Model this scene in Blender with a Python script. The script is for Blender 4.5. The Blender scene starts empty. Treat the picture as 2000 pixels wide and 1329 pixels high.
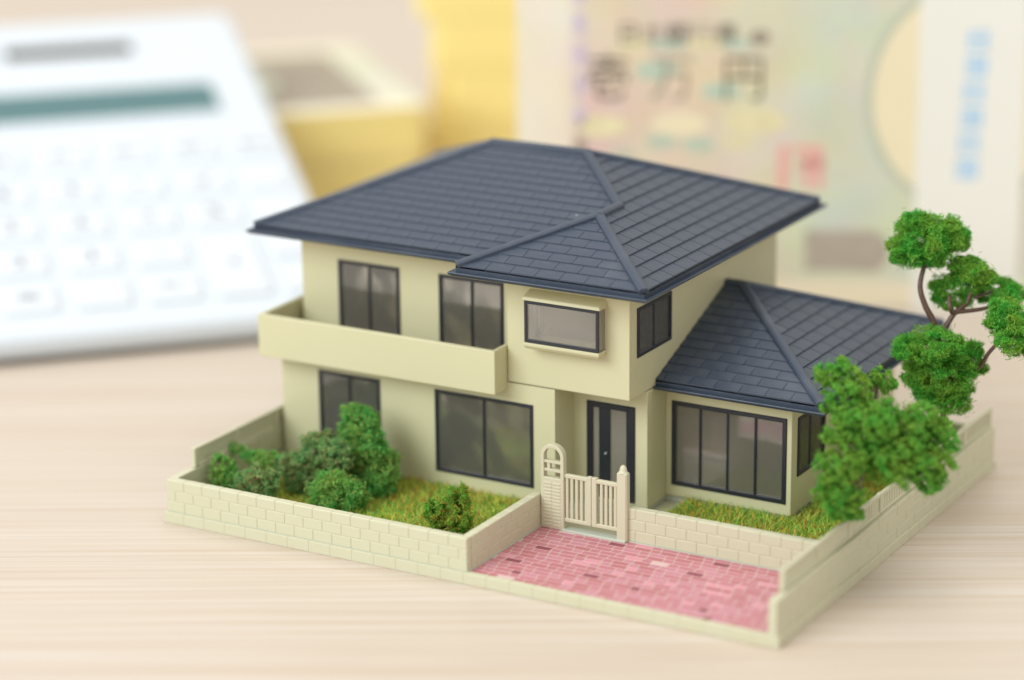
import bpy, bmesh, math, random
import numpy as np
from mathutils import Matrix, Vector

# ------------------------------------------------------------------ camera, world, lamps, exposure
S = 0.001                       # everything below is written in millimetres
scene = bpy.context.scene
COL = scene.collection
cam_d = bpy.data.cameras.new('camera'); cam = bpy.data.objects.new('camera', cam_d); COL.objects.link(cam)
CPOS = Vector((248.04, -319.07, 150.53))
CR = Vector((0.8668517, 0.49844788, -0.01085535)); CU = Vector((-0.13577421, 0.25696346, 0.95683601)); CF = Vector((-0.47972231, 0.82796104, -0.29042558))
M3 = Matrix((CR, CU, -CF)).transposed()
cam.matrix_world = Matrix.Translation(CPOS * S) @ M3.to_4x4()
cam_d.sensor_width = 36.0; cam_d.lens = 96.2; cam_d.clip_start = 0.01; cam_d.clip_end = 20.0
cam_d.dof.use_dof = True; cam_d.dof.focus_distance = 0.413; cam_d.dof.aperture_fstop = 7.9; cam_d.dof.aperture_blades = 0
scene.camera = cam

world = bpy.data.worlds.new('World'); scene.world = world; world.use_nodes = True
bg = world.node_tree.nodes['Background']; bg.inputs[0].default_value = (1.0, 0.965, 0.89, 1); bg.inputs[1].default_value = 0.80
def area(name, loc, target, size, power, col):
    d = bpy.data.lights.new(name, 'AREA'); d.shape = 'RECTANGLE'; d.size = size[0]; d.size_y = size[1]; d.energy = power; d.color = col
    o = bpy.data.objects.new(name, d); COL.objects.link(o); o.location = loc
    o.rotation_euler = (Vector(target) - Vector(loc)).to_track_quat('-Z', 'Y').to_euler(); return o
area('window_light', (-0.55, -1.15, 0.85), (0.05, 0.08, 0.0), (1.1, 0.9), 16.5, (0.92, 1.0, 1.02))
area('ceiling_light', (0.1, 0.35, 1.6), (0.1, 0.1, 0.0), (1.3, 1.3), 9.0, (1.0, 0.98, 0.95))
scene.view_settings.view_transform = 'Standard'; scene.view_settings.look = 'None'
scene.view_settings.exposure = 0.20; scene.view_settings.gamma = 1.0; scene.view_settings.use_curve_mapping = False

random.seed(7); rng = np.random.default_rng(7)

# ------------------------------------------------------------------ helpers
def tag(o, label=None, cat=None, group=None, kind=None):
    if label: o['label'] = label
    if cat: o['category'] = cat
    if group: o['group'] = group
    if kind: o['kind'] = kind
    return o

def thing(name, loc, label, cat, group=None, rotz=0.0, rot=None):
    o = bpy.data.objects.new(name, None); COL.objects.link(o); o.empty_display_size = 0.005
    o.location = Vector(loc) * S
    o.rotation_euler = rot if rot else (0, 0, rotz)
    return tag(o, label, cat, group)

class MB:
    """collects polygons in millimetres"""
    def __init__(s): s.v = []; s.f = []
    def add(s, vs, fs):
        n = len(s.v); s.v += [tuple(p) for p in vs]; s.f += [tuple(i + n for i in f) for f in fs]; return s
    def box(s, x0, y0, z0, x1, y1, z1):
        return s.add([(x0,y0,z0),(x1,y0,z0),(x1,y1,z0),(x0,y1,z0),(x0,y0,z1),(x1,y0,z1),(x1,y1,z1),(x0,y1,z1)],
                     [(0,3,2,1),(4,5,6,7),(0,1,5,4),(1,2,6,5),(2,3,7,6),(3,0,4,7)])
    def cbox(s, x0, y0, z0, x1, y1, z1, c):
        """box with chamfered edges"""
        P = []; idx = {}
        for i in (0, 1):
            for j in (0, 1):
                for k in (0, 1):
                    b = ((x0, x1)[i], (y0, y1)[j], (z0, z1)[k]); sg = ((1, -1)[i], (1, -1)[j], (1, -1)[k])
                    for a in range(3):      # vertex lying on the face normal to axis a
                        p = [b[m] + (0 if m == a else sg[m] * c) for m in range(3)]
                        idx[(i, j, k, a)] = len(P); P.append(p)
        F = []
        def quad(l): F.append(tuple(l))
        for a in range(3):
            o = [m for m in range(3) if m != a]
            for sd in (0, 1):
                l = []
                for (p, q) in ((0, 0), (1, 0), (1, 1), (0, 1)):
                    t = [0, 0, 0]; t[a] = sd; t[o[0]] = p; t[o[1]] = q; l.append(idx[(t[0], t[1], t[2], a)])
                quad(l)
        for a in range(3):                  # edge along axis a
            o = [m for m in range(3) if m != a]
            for p in (0, 1):
                for q in (0, 1):
                    t0 = [0, 0, 0]; t0[o[0]] = p; t0[o[1]] = q; t1 = list(t0); t1[a] = 1
                    quad([idx[(*t0, o[0])], idx[(*t1, o[0])], idx[(*t1, o[1])], idx[(*t0, o[1])]])
        for i in (0, 1):
            for j in (0, 1):
                for k in (0, 1): quad([idx[(i, j, k, 0)], idx[(i, j, k, 1)], idx[(i, j, k, 2)]])
        return s.add(P, F)
    def prism(s, poly, z0, z1):
        n = len(poly)
        return s.add([(x, y, z0) for x, y in poly] + [(x, y, z1) for x, y in poly],
                     [tuple(range(n - 1, -1, -1)), tuple(range(n, 2 * n))] + [(i, (i + 1) % n, n + (i + 1) % n, n + i) for i in range(n)])
    def tube(s, pts, rad, seg=8):
        pts = [Vector(p) for p in pts]; rings = []
        for i, p in enumerate(pts):
            t = (pts[min(i + 1, len(pts) - 1)] - pts[max(i - 1, 0)]).normalized()
            a = t.orthogonal().normalized() if i == 0 else (pa - t * pa.dot(t)).normalized()
            pa = a; b = t.cross(a); r = rad[i] if hasattr(rad, '__len__') else rad
            rings.append([p + (a * math.cos(k * 2 * math.pi / seg) + b * math.sin(k * 2 * math.pi / seg)) * r for k in range(seg)])
        V = [q for r in rings for q in r]; F = []
        for i in range(len(rings) - 1):
            for k in range(seg): F.append((i*seg+k, i*seg+(k+1)%seg, (i+1)*seg+(k+1)%seg, (i+1)*seg+k))
        F.append(tuple(range(seg - 1, -1, -1))); F.append(tuple(range((len(rings)-1)*seg, len(rings)*seg)))
        return s.add(V, F)
    def mesh(s, name, off=(0, 0, 0), weld=True):
        me = bpy.data.meshes.new(name)
        me.from_pydata([((p[0]-off[0])*S, (p[1]-off[1])*S, (p[2]-off[2])*S) for p in s.v], [], s.f)
        bm = bmesh.new(); bm.from_mesh(me)
        if weld: bmesh.ops.remove_doubles(bm, verts=bm.verts, dist=1e-6)
        bmesh.ops.recalc_face_normals(bm, faces=bm.faces); bm.to_mesh(me); bm.free()
        return me
    def build(s, name, mat, parent=None, off=(0, 0, 0), bevel=0, smooth=False, loc=None, weld=True):
        me = s.mesh(name, off, weld); me.materials.append(mat)
        return link(name, me, parent, loc, bevel, smooth)

def link(name, me, parent=None, loc=None, bevel=0, smooth=False):
    o = bpy.data.objects.new(name, me); COL.objects.link(o)
    if parent: o.parent = parent
    if loc is not None: o.location = Vector(loc) * S
    if bevel:
        m = o.modifiers.new('bevel', 'BEVEL'); m.width = bevel * S; m.segments = 2; m.limit_method = 'ANGLE'; m.angle_limit = 0.6
    if smooth: me.polygons.foreach_set('use_smooth', [True] * len(me.polygons))
    return o

# ------------------------------------------------------------------ materials
def nodes(name):
    m = bpy.data.materials.new(name); m.use_nodes = True; nt = m.node_tree
    return m, nt, nt.nodes['Principled BSDF'], nt.nodes.new, nt.links.new

def plastic(name, col, rough=0.45, var=0.06, scale=60, bump=0.02, bscale=900, sss=0.0, spec=0.5):
    m, nt, b, N, L = nodes(name)
    tc = N('ShaderNodeTexCoord'); n1 = N('ShaderNodeTexNoise'); n1.inputs['Scale'].default_value = scale; n1.inputs['Detail'].default_value = 5
    L(tc.outputs['Object'], n1.inputs['Vector'])
    r = N('ShaderNodeMixRGB'); r.inputs[1].default_value = (*[c * (1 - var) for c in col], 1); r.inputs[2].default_value = (*[min(1, c * (1 + var)) for c in col], 1)
    L(n1.outputs['Fac'], r.inputs[0]); L(r.outputs[0], b.inputs['Base Color'])
    n2 = N('ShaderNodeTexNoise'); n2.inputs['Scale'].default_value = bscale; n2.inputs['Detail'].default_value = 4; L(tc.outputs['Object'], n2.inputs['Vector'])
    bp = N('ShaderNodeBump'); bp.inputs['Strength'].default_value = bump * 10; bp.inputs['Distance'].default_value = 0.0001; L(n2.outputs['Fac'], bp.inputs['Height']); L(bp.outputs[0], b.inputs['Normal'])
    mr = N('ShaderNodeMapRange'); mr.inputs[3].default_value = rough - 0.08; mr.inputs[4].default_value = rough + 0.08; L(n1.outputs['Fac'], mr.inputs[0]); L(mr.outputs[0], b.inputs['Roughness'])
    b.inputs['Specular IOR Level'].default_value = spec
    if sss:
        b.inputs['Subsurface Weight'].default_value = sss; b.inputs['Subsurface Radius'].default_value = (0.0012, 0.0010, 0.0006); b.inputs['Subsurface Scale'].default_value = 1.0
    return m

M = {}
M['wall'] = plastic('cream_plastic', (0.59, 0.558, 0.36), 0.48, 0.045, 55, 0.02)
M['base'] = plastic('ivory_plastic', (0.57, 0.552, 0.40), 0.5, 0.045, 70, 0.02)
M['gatep'] = plastic('ivory_gate_plastic', (0.585, 0.555, 0.405), 0.5, 0.03, 60, 0.02)
def roofmat():
    m = plastic('slate_blue_plastic', (0.038, 0.053, 0.084), 0.42, 0.12, 150, 0.06, 1500, spec=0.5)
    nt = m.node_tree; N, L = nt.nodes.new, nt.links.new; b = nt.nodes['Principled BSDF']; src = b.inputs['Base Color'].links[0].from_socket
    tc = N('ShaderNodeTexCoord'); sp = N('ShaderNodeTexVoronoi'); sp.inputs['Scale'].default_value = 420; L(tc.outputs['Object'], sp.inputs['Vector'])
    r = N('ShaderNodeMapRange'); r.inputs[1].default_value = 0.10; r.inputs[2].default_value = 0.04; L(sp.outputs['Distance'], r.inputs[0])
    rn = N('ShaderNodeMath'); rn.operation = 'GREATER_THAN'; rn.inputs[1].default_value = 0.965; sx = N('ShaderNodeSeparateXYZ'); L(sp.outputs['Color'], sx.inputs[0]); L(sx.outputs[0], rn.inputs[0])
    mu = N('ShaderNodeMath'); mu.operation = 'MULTIPLY'; L(r.outputs[0], mu.inputs[0]); L(rn.outputs[0], mu.inputs[1])
    n2 = N('ShaderNodeTexNoise'); n2.inputs['Scale'].default_value = 90; n2.inputs['Detail'].default_value = 6; L(tc.outputs['Object'], n2.inputs['Vector'])
    r2 = N('ShaderNodeMapRange'); r2.inputs[1].default_value = 0.52; r2.inputs[2].default_value = 0.80; r2.inputs[4].default_value = 0.14; L(n2.outputs['Fac'], r2.inputs[0])
    ad = N('ShaderNodeMath'); ad.operation = 'MAXIMUM'; L(mu.outputs[0], ad.inputs[0]); L(r2.outputs[0], ad.inputs[1])
    mx = N('ShaderNodeMixRGB'); mx.inputs[2].default_value = (0.36, 0.38, 0.40, 1); L(ad.outputs[0], mx.inputs[0]); L(src, mx.inputs[1]); L(mx.outputs[0], b.inputs['Base Color'])
    return m
M['roof'] = roofmat()
M['frame'] = plastic('black_frame_plastic', (0.018, 0.020, 0.030), 0.35, 0.1, 100, 0.02)
M['inner'] = plastic('unpainted_inner_plastic', (0.60, 0.50, 0.40), 0.6, 0.05, 60, 0.02)
M['floor'] = plastic('dark_olive_inner_floor', (0.085, 0.085, 0.05), 0.35, 0.2, 100, 0.02)
M['found'] = plastic('pale_grey_foundation', (0.50, 0.53, 0.45), 0.6, 0.05, 200, 0.05)
M['joint'] = plastic('pale_joint_print', (0.62, 0.47, 0.42), 0.5, 0.04, 200, 0.02)
M['bark'] = plastic('brown_twisted_wire', (0.10, 0.052, 0.036), 0.4, 0.25, 300, 0.2, 900)
M['white'] = plastic('white_calculator_plastic', (0.615, 0.665, 0.73), 0.4, 0.01, 30, 0.01)
M['key'] = plastic('white_key_plastic', (0.64, 0.68, 0.735), 0.35, 0.01, 30, 0.01)
M['legend'] = plastic('grey_legend_print', (0.09, 0.11, 0.13), 0.5, 0.05, 100, 0.0)
M['lcd'] = plastic('green_grey_display', (0.10, 0.19, 0.20), 0.5, 0.05, 20, 0.0, spec=0.12)
M['solar'] = plastic('olive_solar_cell', (0.05, 0.038, 0.015), 0.5, 0.1, 60, 0.0, spec=0.1)
M['band'] = plastic('white_paper_band', (0.80, 0.79, 0.74), 0.7, 0.01, 40, 0.02)
M['blue'] = plastic('blue_stamp_ink', (0.34, 0.58, 0.84), 0.7, 0.12, 400, 0.0)
M['red'] = plastic('red_seal_ink', (0.78, 0.38, 0.35), 0.7, 0.1, 500, 0.0)
M['ink'] = plastic('dark_olive_ink', (0.085, 0.075, 0.055), 0.7, 0.5, 250, 0.0)
M['ink2'] = plastic('olive_teal_ink', (0.12, 0.13, 0.08), 0.7, 0.6, 250, 0.0)
M['brown'] = plastic('brown_engraving_ink', (0.33, 0.28, 0.22), 0.7, 0.25, 400, 0.0)
M['panel'] = plastic('taupe_panel_ink', (0.42, 0.37, 0.31), 0.7, 0.2, 400, 0.0)
M['teal'] = plastic('teal_guilloche_ink', (0.48, 0.57, 0.47), 0.7, 0.25, 300, 0.0)
M['gold'] = plastic('yellow_guilloche_ink', (0.74, 0.67, 0.42), 0.7, 0.2, 300, 0.0)
M['lilac'] = plastic('lilac_edge_ink', (0.56, 0.47, 0.60), 0.7, 0.2, 300, 0.0)
M['cream'] = plastic('cream_watermark_paper', (0.80, 0.71, 0.50), 0.7, 0.03, 100, 0.0)
M['ring'] = plastic('green_grey_ring_ink', (0.50, 0.53, 0.42), 0.7, 0.05, 100, 0.0)
PAVE = [plastic('rose_paver_%s' % n, c, 0.5, 0.08, 500, 0.02) for n, c in
        (('plain', (0.50, 0.185, 0.225)), ('deep', (0.46, 0.155, 0.18)), ('light', (0.54, 0.23, 0.285)), ('pink', (0.66, 0.28, 0.345)), ('pale', (0.66, 0.46, 0.44)), ('plum', (0.26, 0.055, 0.09)))]

def wood():
    m, nt, b, N, L = nodes('pale_birch_desk')
    tc = N('ShaderNodeTexCoord'); mp = N('ShaderNodeMapping'); mp.inputs['Rotation'].default_value = (0, 0, -math.radians(29.2))
    L(tc.outputs['Object'], mp.inputs['Vector'])
    def noise(sx, sy, detail, dist=0.0):
        m2 = N('ShaderNodeMapping'); m2.inputs['Scale'].default_value = (sx, sy, 1); L(mp.outputs[0], m2.inputs['Vector'])
        n = N('ShaderNodeTexNoise'); n.inputs['Scale'].default_value = 1; n.inputs['Detail'].default_value = detail; n.inputs['Distortion'].default_value = dist
        L(m2.outputs[0], n.inputs['Vector']); return n
    a = noise(7, 1000, 5, 0.4); e_ = noise(5, 1500, 3, 0.5); c = noise(4, 130, 5, 0.5); d = noise(40, 3200, 2)
    ra = N('ShaderNodeValToRGB'); ra.color_ramp.elements[0].position = 0.36; ra.color_ramp.elements[1].position = 0.60; L(a.outputs['Fac'], ra.inputs[0])
    rc = N('ShaderNodeValToRGB'); rc.color_ramp.elements[0].position = 0.30; rc.color_ramp.elements[1].position = 0.66; L(c.outputs['Fac'], rc.inputs[0])
    m1 = N('ShaderNodeMixRGB'); m1.inputs[1].default_value = (0.61, 0.505, 0.405, 1); m1.inputs[2].default_value = (0.67, 0.60, 0.53, 1); L(ra.outputs[0], m1.inputs[0])
    m2 = N('ShaderNodeMixRGB'); m2.blend_type = 'MULTIPLY'; m2.inputs[0].default_value = 0.42
    m3 = N('ShaderNodeMixRGB'); m3.inputs[1].default_value = (0.92, 0.83, 0.77, 1); m3.inputs[2].default_value = (1.0, 1.0, 1.0, 1); L(rc.outputs[0], m3.inputs[0])
    L(m1.outputs[0], m2.inputs[1]); L(m3.outputs[0], m2.inputs[2])
    m4 = N('ShaderNodeMixRGB'); m4.blend_type = 'MULTIPLY'; m4.inputs[0].default_value = 0.22; L(m2.outputs[0], m4.inputs[1]); L(d.outputs['Fac'], m4.inputs[2])
    re = N('ShaderNodeMapRange'); re.inputs[1].default_value = 0.60; re.inputs[2].default_value = 0.70; re.inputs[4].default_value = 0.5; L(e_.outputs['Fac'], re.inputs[0])
    m5 = N('ShaderNodeMixRGB'); m5.inputs[2].default_value = (0.50, 0.345, 0.235, 1); L(re.outputs[0], m5.inputs[0]); L(m4.outputs[0], m5.inputs[1])
    L(m5.outputs[0], b.inputs['Base Color']); b.inputs['Roughness'].default_value = 0.45; b.inputs['Specular IOR Level'].default_value = 0.4
    bp = N('ShaderNodeBump'); bp.inputs['Strength'].default_value = 0.12; bp.inputs['Distance'].default_value = 0.0002; L(a.outputs['Fac'], bp.inputs['Height']); L(bp.outputs[0], b.inputs['Normal'])
    return m
M['desk'] = wood()

def leafy(name, ramp, rough=0.6, trans=0.38):
    """colour varies from fibre to fibre"""
    m, nt, b, N, L = nodes(name)
    g = N('ShaderNodeNewGeometry'); r = N('ShaderNodeValToRGB'); e = r.color_ramp.elements
    while len(e) < len(ramp): e.new(0.5)
    for el, (p, c) in zip(e, ramp): el.position = p; el.color = (*c, 1)
    L(g.outputs['Random Per Island'], r.inputs[0])
    tc = N('ShaderNodeTexCoord'); n = N('ShaderNodeTexNoise'); n.inputs['Scale'].default_value = 260; n.inputs['Detail'].default_value = 2; L(tc.outputs['Object'], n.inputs['Vector'])
    h = N('ShaderNodeHueSaturation'); mr = N('ShaderNodeMapRange'); mr.inputs[1].default_value = 0.3; mr.inputs[2].default_value = 0.7; mr.inputs[3].default_value = 0.455; mr.inputs[4].default_value = 0.53; L(n.outputs['Fac'], mr.inputs[0]); L(mr.outputs[0], h.inputs['Hue'])
    L(r.outputs[0], h.inputs['Color']); L(h.outputs[0], b.inputs['Base Color']); b.inputs['Roughness'].default_value = rough; b.inputs['Specular IOR Level'].default_value = 0.25
    t = N('ShaderNodeBsdfTranslucent'); L(h.outputs[0], t.inputs[0]); mx = N('ShaderNodeMixShader'); mx.inputs[0].default_value = trans
    L(b.outputs[0], mx.inputs[1]); L(t.outputs[0], mx.inputs[2]); L(mx.outputs[0], nt.nodes['Material Output'].inputs[0])
    return m
G1, G2, G3 = (0.075, 0.30, 0.035), (0.14, 0.46, 0.055), (0.26, 0.62, 0.09)
M['tree'] = leafy('green_foam_foliage', [(0, G1), (0.5, G2), (1, G3)])
M['tree2'] = leafy('fresh_green_foam_foliage', [(0, (0.09, 0.30, 0.04)), (0.5, (0.17, 0.46, 0.06)), (1, (0.30, 0.62, 0.10))])
M['bush'] = leafy('green_clump_foliage', [(0, (0.09, 0.33, 0.07)), (0.45, (0.16, 0.50, 0.11)), (0.8, (0.27, 0.60, 0.15)), (0.93, (0.38, 0.48, 0.12)), (1, (0.55, 0.38, 0.10))])
M['olive'] = leafy('olive_clump_foliage', [(0, (0.09, 0.30, 0.04)), (0.45, (0.16, 0.45, 0.05)), (0.66, (0.30, 0.50, 0.07)), (0.85, (0.44, 0.40, 0.06)), (1, (0.52, 0.28, 0.05))])
M['dull'] = leafy('dull_green_clump_foliage', [(0, (0.11, 0.29, 0.10)), (0.45, (0.19, 0.45, 0.15)), (0.72, (0.32, 0.55, 0.20)), (0.86, (0.46, 0.42, 0.18)), (1, (0.50, 0.32, 0.14))])
M['grass'] = leafy('static_grass', [(0, (0.13, 0.42, 0.09)), (0.36, (0.30, 0.58, 0.10)), (0.60, (0.64, 0.74, 0.12)), (0.84, (0.86, 0.72, 0.13)), (1, (0.72, 0.26, 0.09))], 0.6, 0.3)
M['turf'] = plastic('green_turf_backing', (0.22, 0.36, 0.09), 0.8, 0.5, 300, 0.2)

def glass(name='clear_smoky_pane', haze=0.14, warp=0.06):
    m, nt, b, N, L = nodes(name)
    t = N('ShaderNodeBsdfTransparent'); t.inputs[0].default_value = (0.84, 0.82, 0.78, 1)
    g = N('ShaderNodeBsdfGlossy'); g.inputs['Roughness'].default_value = 0.06; g.inputs[0].default_value = (0.9, 0.9, 0.9, 1)
    f = N('ShaderNodeFresnel'); f.inputs[0].default_value = 1.75; tc = N('ShaderNodeTexCoord'); nz = N('ShaderNodeTexNoise'); nz.inputs['Scale'].default_value = 130; nz.inputs['Detail'].default_value = 1; L(tc.outputs['Object'], nz.inputs['Vector']); bp = N('ShaderNodeBump'); bp.inputs['Strength'].default_value = warp; bp.inputs['Distance'].default_value = 0.002; L(nz.outputs['Fac'], bp.inputs['Height']); L(bp.outputs[0], g.inputs['Normal']); mx = N('ShaderNodeMixShader')
    df = N('ShaderNodeBsdfDiffuse'); df.inputs[0].default_value = (0.66, 0.62, 0.54, 1); hz = N('ShaderNodeMixShader'); hz.inputs[0].default_value = haze; L(t.outputs[0], hz.inputs[1]); L(df.outputs[0], hz.inputs[2])
    L(f.outputs[0], mx.inputs[0]); L(hz.outputs[0], mx.inputs[1]); L(g.outputs[0], mx.inputs[2]); L(mx.outputs[0], nt.nodes['Material Output'].inputs[0])
    return m
M['glass'] = glass()
M['frost'] = glass('frosted_ribbed_pane', 0.34, 0.2)

def edges(name, col, scale):
    m, nt, b, N, L = nodes(name)
    tc = N('ShaderNodeTexCoord'); mp = N('ShaderNodeMapping'); mp.inputs['Scale'].default_value = (12, 12, scale); L(tc.outputs['Object'], mp.inputs['Vector'])
    n = N('ShaderNodeTexNoise'); n.inputs['Scale'].default_value = 1; n.inputs['Detail'].default_value = 3; L(mp.outputs[0], n.inputs['Vector'])
    r = N('ShaderNodeMixRGB'); r.inputs[1].default_value = (*[c * 0.8 for c in col], 1); r.inputs[2].default_value = (*[min(1, c * 1.15) for c in col], 1)
    L(n.outputs['Fac'], r.inputs[0]); L(r.outputs[0], b.inputs['Base Color']); b.inputs['Roughness'].default_value = 0.75
    return m
M['paper'] = edges('yellowed_note_edges', (0.93, 0.735, 0.285), 2500)
M['paper2'] = edges('cream_note_edges', (0.80, 0.72, 0.52), 2500)

def noteface():
    m, nt, b, N, L = nodes('banknote_print')
    tc = N('ShaderNodeTexCoord'); sp = N('ShaderNodeSeparateXYZ'); L(tc.outputs['Object'], sp.inputs[0])
    r = N('ShaderNodeValToRGB'); mr = N('ShaderNodeMapRange'); mr.inputs[2].default_value = 0.16; L(sp.outputs[0], mr.inputs[0]); L(mr.outputs[0], r.inputs[0])
    e = r.color_ramp.elements
    for _ in range(4): e.new(0.5)
    for el, (p, c) in zip(e, [(0.0, (0.80, 0.74, 0.60)), (0.055, (0.80, 0.73, 0.60)), (0.085, (0.70, 0.55, 0.46)), (0.24, (0.70, 0.60, 0.46)), (0.36, (0.60, 0.62, 0.49)), (1.0, (0.62, 0.62, 0.50))]): el.position = p; el.color = (*c, 1)
    n = N('ShaderNodeTexNoise'); n.inputs['Scale'].default_value = 75; n.inputs['Detail'].default_value = 8; L(tc.outputs['Object'], n.inputs['Vector'])
    m1 = N('ShaderNodeMixRGB'); m1.blend_type = 'OVERLAY'; m1.inputs[0].default_value = 0.34; L(r.outputs[0], m1.inputs[1]); L(n.outputs['Color'], m1.inputs[2])
    lo = N('ShaderNodeMapRange'); lo.inputs[1].default_value = 0.0045; lo.inputs[2].default_value = 0.0065; L(sp.outputs[1], lo.inputs[0])
    hi = N('ShaderNodeMapRange'); hi.inputs[1].default_value = 0.0715; hi.inputs[2].default_value = 0.0695; L(sp.outputs[1], hi.inputs[0])
    mu = N('ShaderNodeMath'); mu.operation = 'MULTIPLY'; L(lo.outputs[0], mu.inputs[0]); L(hi.outputs[0], mu.inputs[1])
    m2 = N('ShaderNodeMixRGB'); m2.inputs[1].default_value = (0.80, 0.72, 0.55, 1); L(mu.outputs[0], m2.inputs[0]); L(m1.outputs[0], m2.inputs[2])
    L(m2.outputs[0], b.inputs['Base Color']); b.inputs['Roughness'].default_value = 0.65
    return m
M['note'] = noteface()

# ------------------------------------------------------------------ the desk
d = MB(); d.cbox(-900, -620, -30, 800, 1150, 0, 2)
tag(d.build('desk', M['desk']), kind='structure')

# ------------------------------------------------------------------ model base with kerb stones
W, D = 105.0, 85.5
mb = thing('diorama_board', (52, 42, 0), 'flat ivory plastic base plate under the model house, edged with kerb stones', 'board')
o0 = (52, 42, 0)
b = MB(); b.box(0.12, 0.12, 0, W - 0.12, D - 0.1, 1.1); b.box(0.1, 0.05, 0.02, W - 0.1, 1.0, 1.68); b.build('plate', M['base'], mb, o0)
n = 27; L0 = (W - 0.0) / n
me = MB().cbox(0.015, 0, 0.0, L0 - 0.015, 1.05, 1.76, 0.06).mesh('kerb_stone'); me.materials.append(M['base'])
for i in range(n): link('kerb_stone', me, mb, (i * L0 - 52, -42, 0.002))
me = MB().cbox(0, 0.015, 0.0, 0.9, L0 - 0.015, 1.66, 0.06).mesh('side_kerb_stone'); me.materials.append(M['base'])
for i in range(21):
    link('kerb_stone', me, mb, (W - 0.9 - 52, 1.1 + i * L0 - 42, 0.002))
    link('kerb_stone', me, mb, (0 - 52, 1.1 + i * L0 - 42, 0.002))

# ------------------------------------------------------------------ driveway: rows of long and short pavers
drive = MB(); drive.box(54.7, 1.0, 1.0, 103.3, 23.2, 1.60)
drive = tag(drive.build('driveway', M['joint']), kind='structure')
rowh = 22.0 / 17; cells = []
for r in range(17):
    y0 = 1.05 + r * rowh; x = 54.9 - (2.15 if r % 2 else 0) - 0.9 * ((r * 7) % 3); k = r % 2
    while x < 103.1:
        w = 2.72 if k % 2 == 0 else 1.62
        x0, x1 = max(x, 54.88), min(x + w, 103.08)
        if x1 - x0 > 0.5: cells.append((x0 + 0.09, x1 - 0.09, y0 + 0.09, y0 + rowh - 0.09))
        x += w; k += 1
pv = {}; rest = MB(); random.seed(11)
order = sorted(range(len(cells)), key=lambda i: -(cells[i][1] - cells[i][0]) - (0.0 if cells[i][2] > 4 else 0.3))
single = set(order[:300])
for i, (x0, x1, y0, y1) in enumerate(cells):
    q = random.random(); mi = 0 if q < 0.40 else 1 if q < 0.62 else 2 if q < 0.87 else 3 if q < 0.92 else 4 if q < 0.94 else 5 if q < 0.97 else 0
    if i in single:
        w = round(x1 - x0, 2)
        if (w, mi) not in pv:
            m_ = MB().cbox(0, 0, 0, w, y1 - y0, 0.12, 0.03).mesh('paver'); m_.materials.append(PAVE[mi]); pv[(w, mi)] = m_
        link('paver', pv[(w, mi)], drive, (x0, y0, 1.52))
    else: rest.cbox(x0, y0, 1.52, x1, y1, 1.64, 0.03)
if rest.v: tag(rest.build('paver_remainder', PAVE[0], drive), kind='stuff')

# ------------------------------------------------------------------ low brick walls
_bm = {}
def brick_run(parent, off, p, axis, length, z0, courses, ch, thick, blen, phase=0.0, mat=None, cap=True):
    """a run of bricks along +x or +y from p=(x,y); thickness goes to +y or to -x... given by thick sign"""
    mat = mat or M['base']
    core = MB(); ins = 0.09; x, y = p; t = thick
    if axis == 'x': core.box(x + ins, min(y, y + t) + ins, z0 - 0.3, x + length - ins, max(y, y + t) - ins, z0 + courses * ch - 0.12)
    else: core.box(min(x, x + t) + ins, y + ins, z0 - 0.3, max(x, x + t) - ins, y + length - ins, z0 + courses * ch - 0.12)
    core.build('wall_core', mat, parent, off)
    for c in range(courses):
        s = -(blen / 2 if (c + (1 if phase else 0)) % 2 else 0.0) - phase * 0.3
        zc = z0 + c * ch; tall = ch - 0.06
        while s < length - 0.05:
            a, bb = max(0, s), min(length, s + blen)
            if bb - a > 0.35:
                w = round(bb - a - 0.09, 2); key = (axis, w, round(tall, 2), round(t, 2))
                if key not in _bm:
                    m_ = MB()
                    if axis == 'x': m_.cbox(0, min(0, t), 0, w, max(0, t), tall, 0.10)
                    else: m_.cbox(min(0, t), 0, 0, max(0, t), w, tall, 0.10)
                    m_ = m_.mesh('brick'); m_.materials.append(mat); _bm[key] = m_
                q = (x + a + 0.045, y, zc) if axis == 'x' else (x, y + a + 0.045, zc)
                link('brick', _bm[key], parent, (q[0] - off[0], q[1] - off[1], q[2] - off[2]))
            s += blen

ZB, CH = 1.76, 1.755
gw = thing('brick_wall', (27, 1, 0), 'low ivory brick wall turning a corner, enclosing the lawn with the bushes', 'wall'); o_ = (27, 1, 0)
brick_run(gw, o_, (0.45, 0.5), 'x', 54.41, ZB, 3, CH, 1.4, 3.42)
brick_run(gw, o_, (54.86, 1.95), 'y', 21.0, ZB, 3, CH, -1.4, 3.42, 1.0)
f = MB(); f.box(0.4, 0.42, 1.5, 54.95, 2.0, 1.83); f.box(53.3, 2.0, 1.5, 54.98, 23.0, 1.83); f.build('footing', M['found'], gw, o_)
rw = thing('brick_wall', (86, 23.5, 0), 'low ivory brick wall between the gate post and the long boundary wall', 'wall'); o_ = (86, 23.5, 0)
brick_run(rw, o_, (69.5, 22.97), 'x', 33.5, ZB, 3, CH, 1.4, 3.42, 1.0)
f = MB(); f.box(69.4, 22.80, 1.4, 103.1, 24.45, 1.80); f.build('footing', M['found'], rw, o_)

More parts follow.
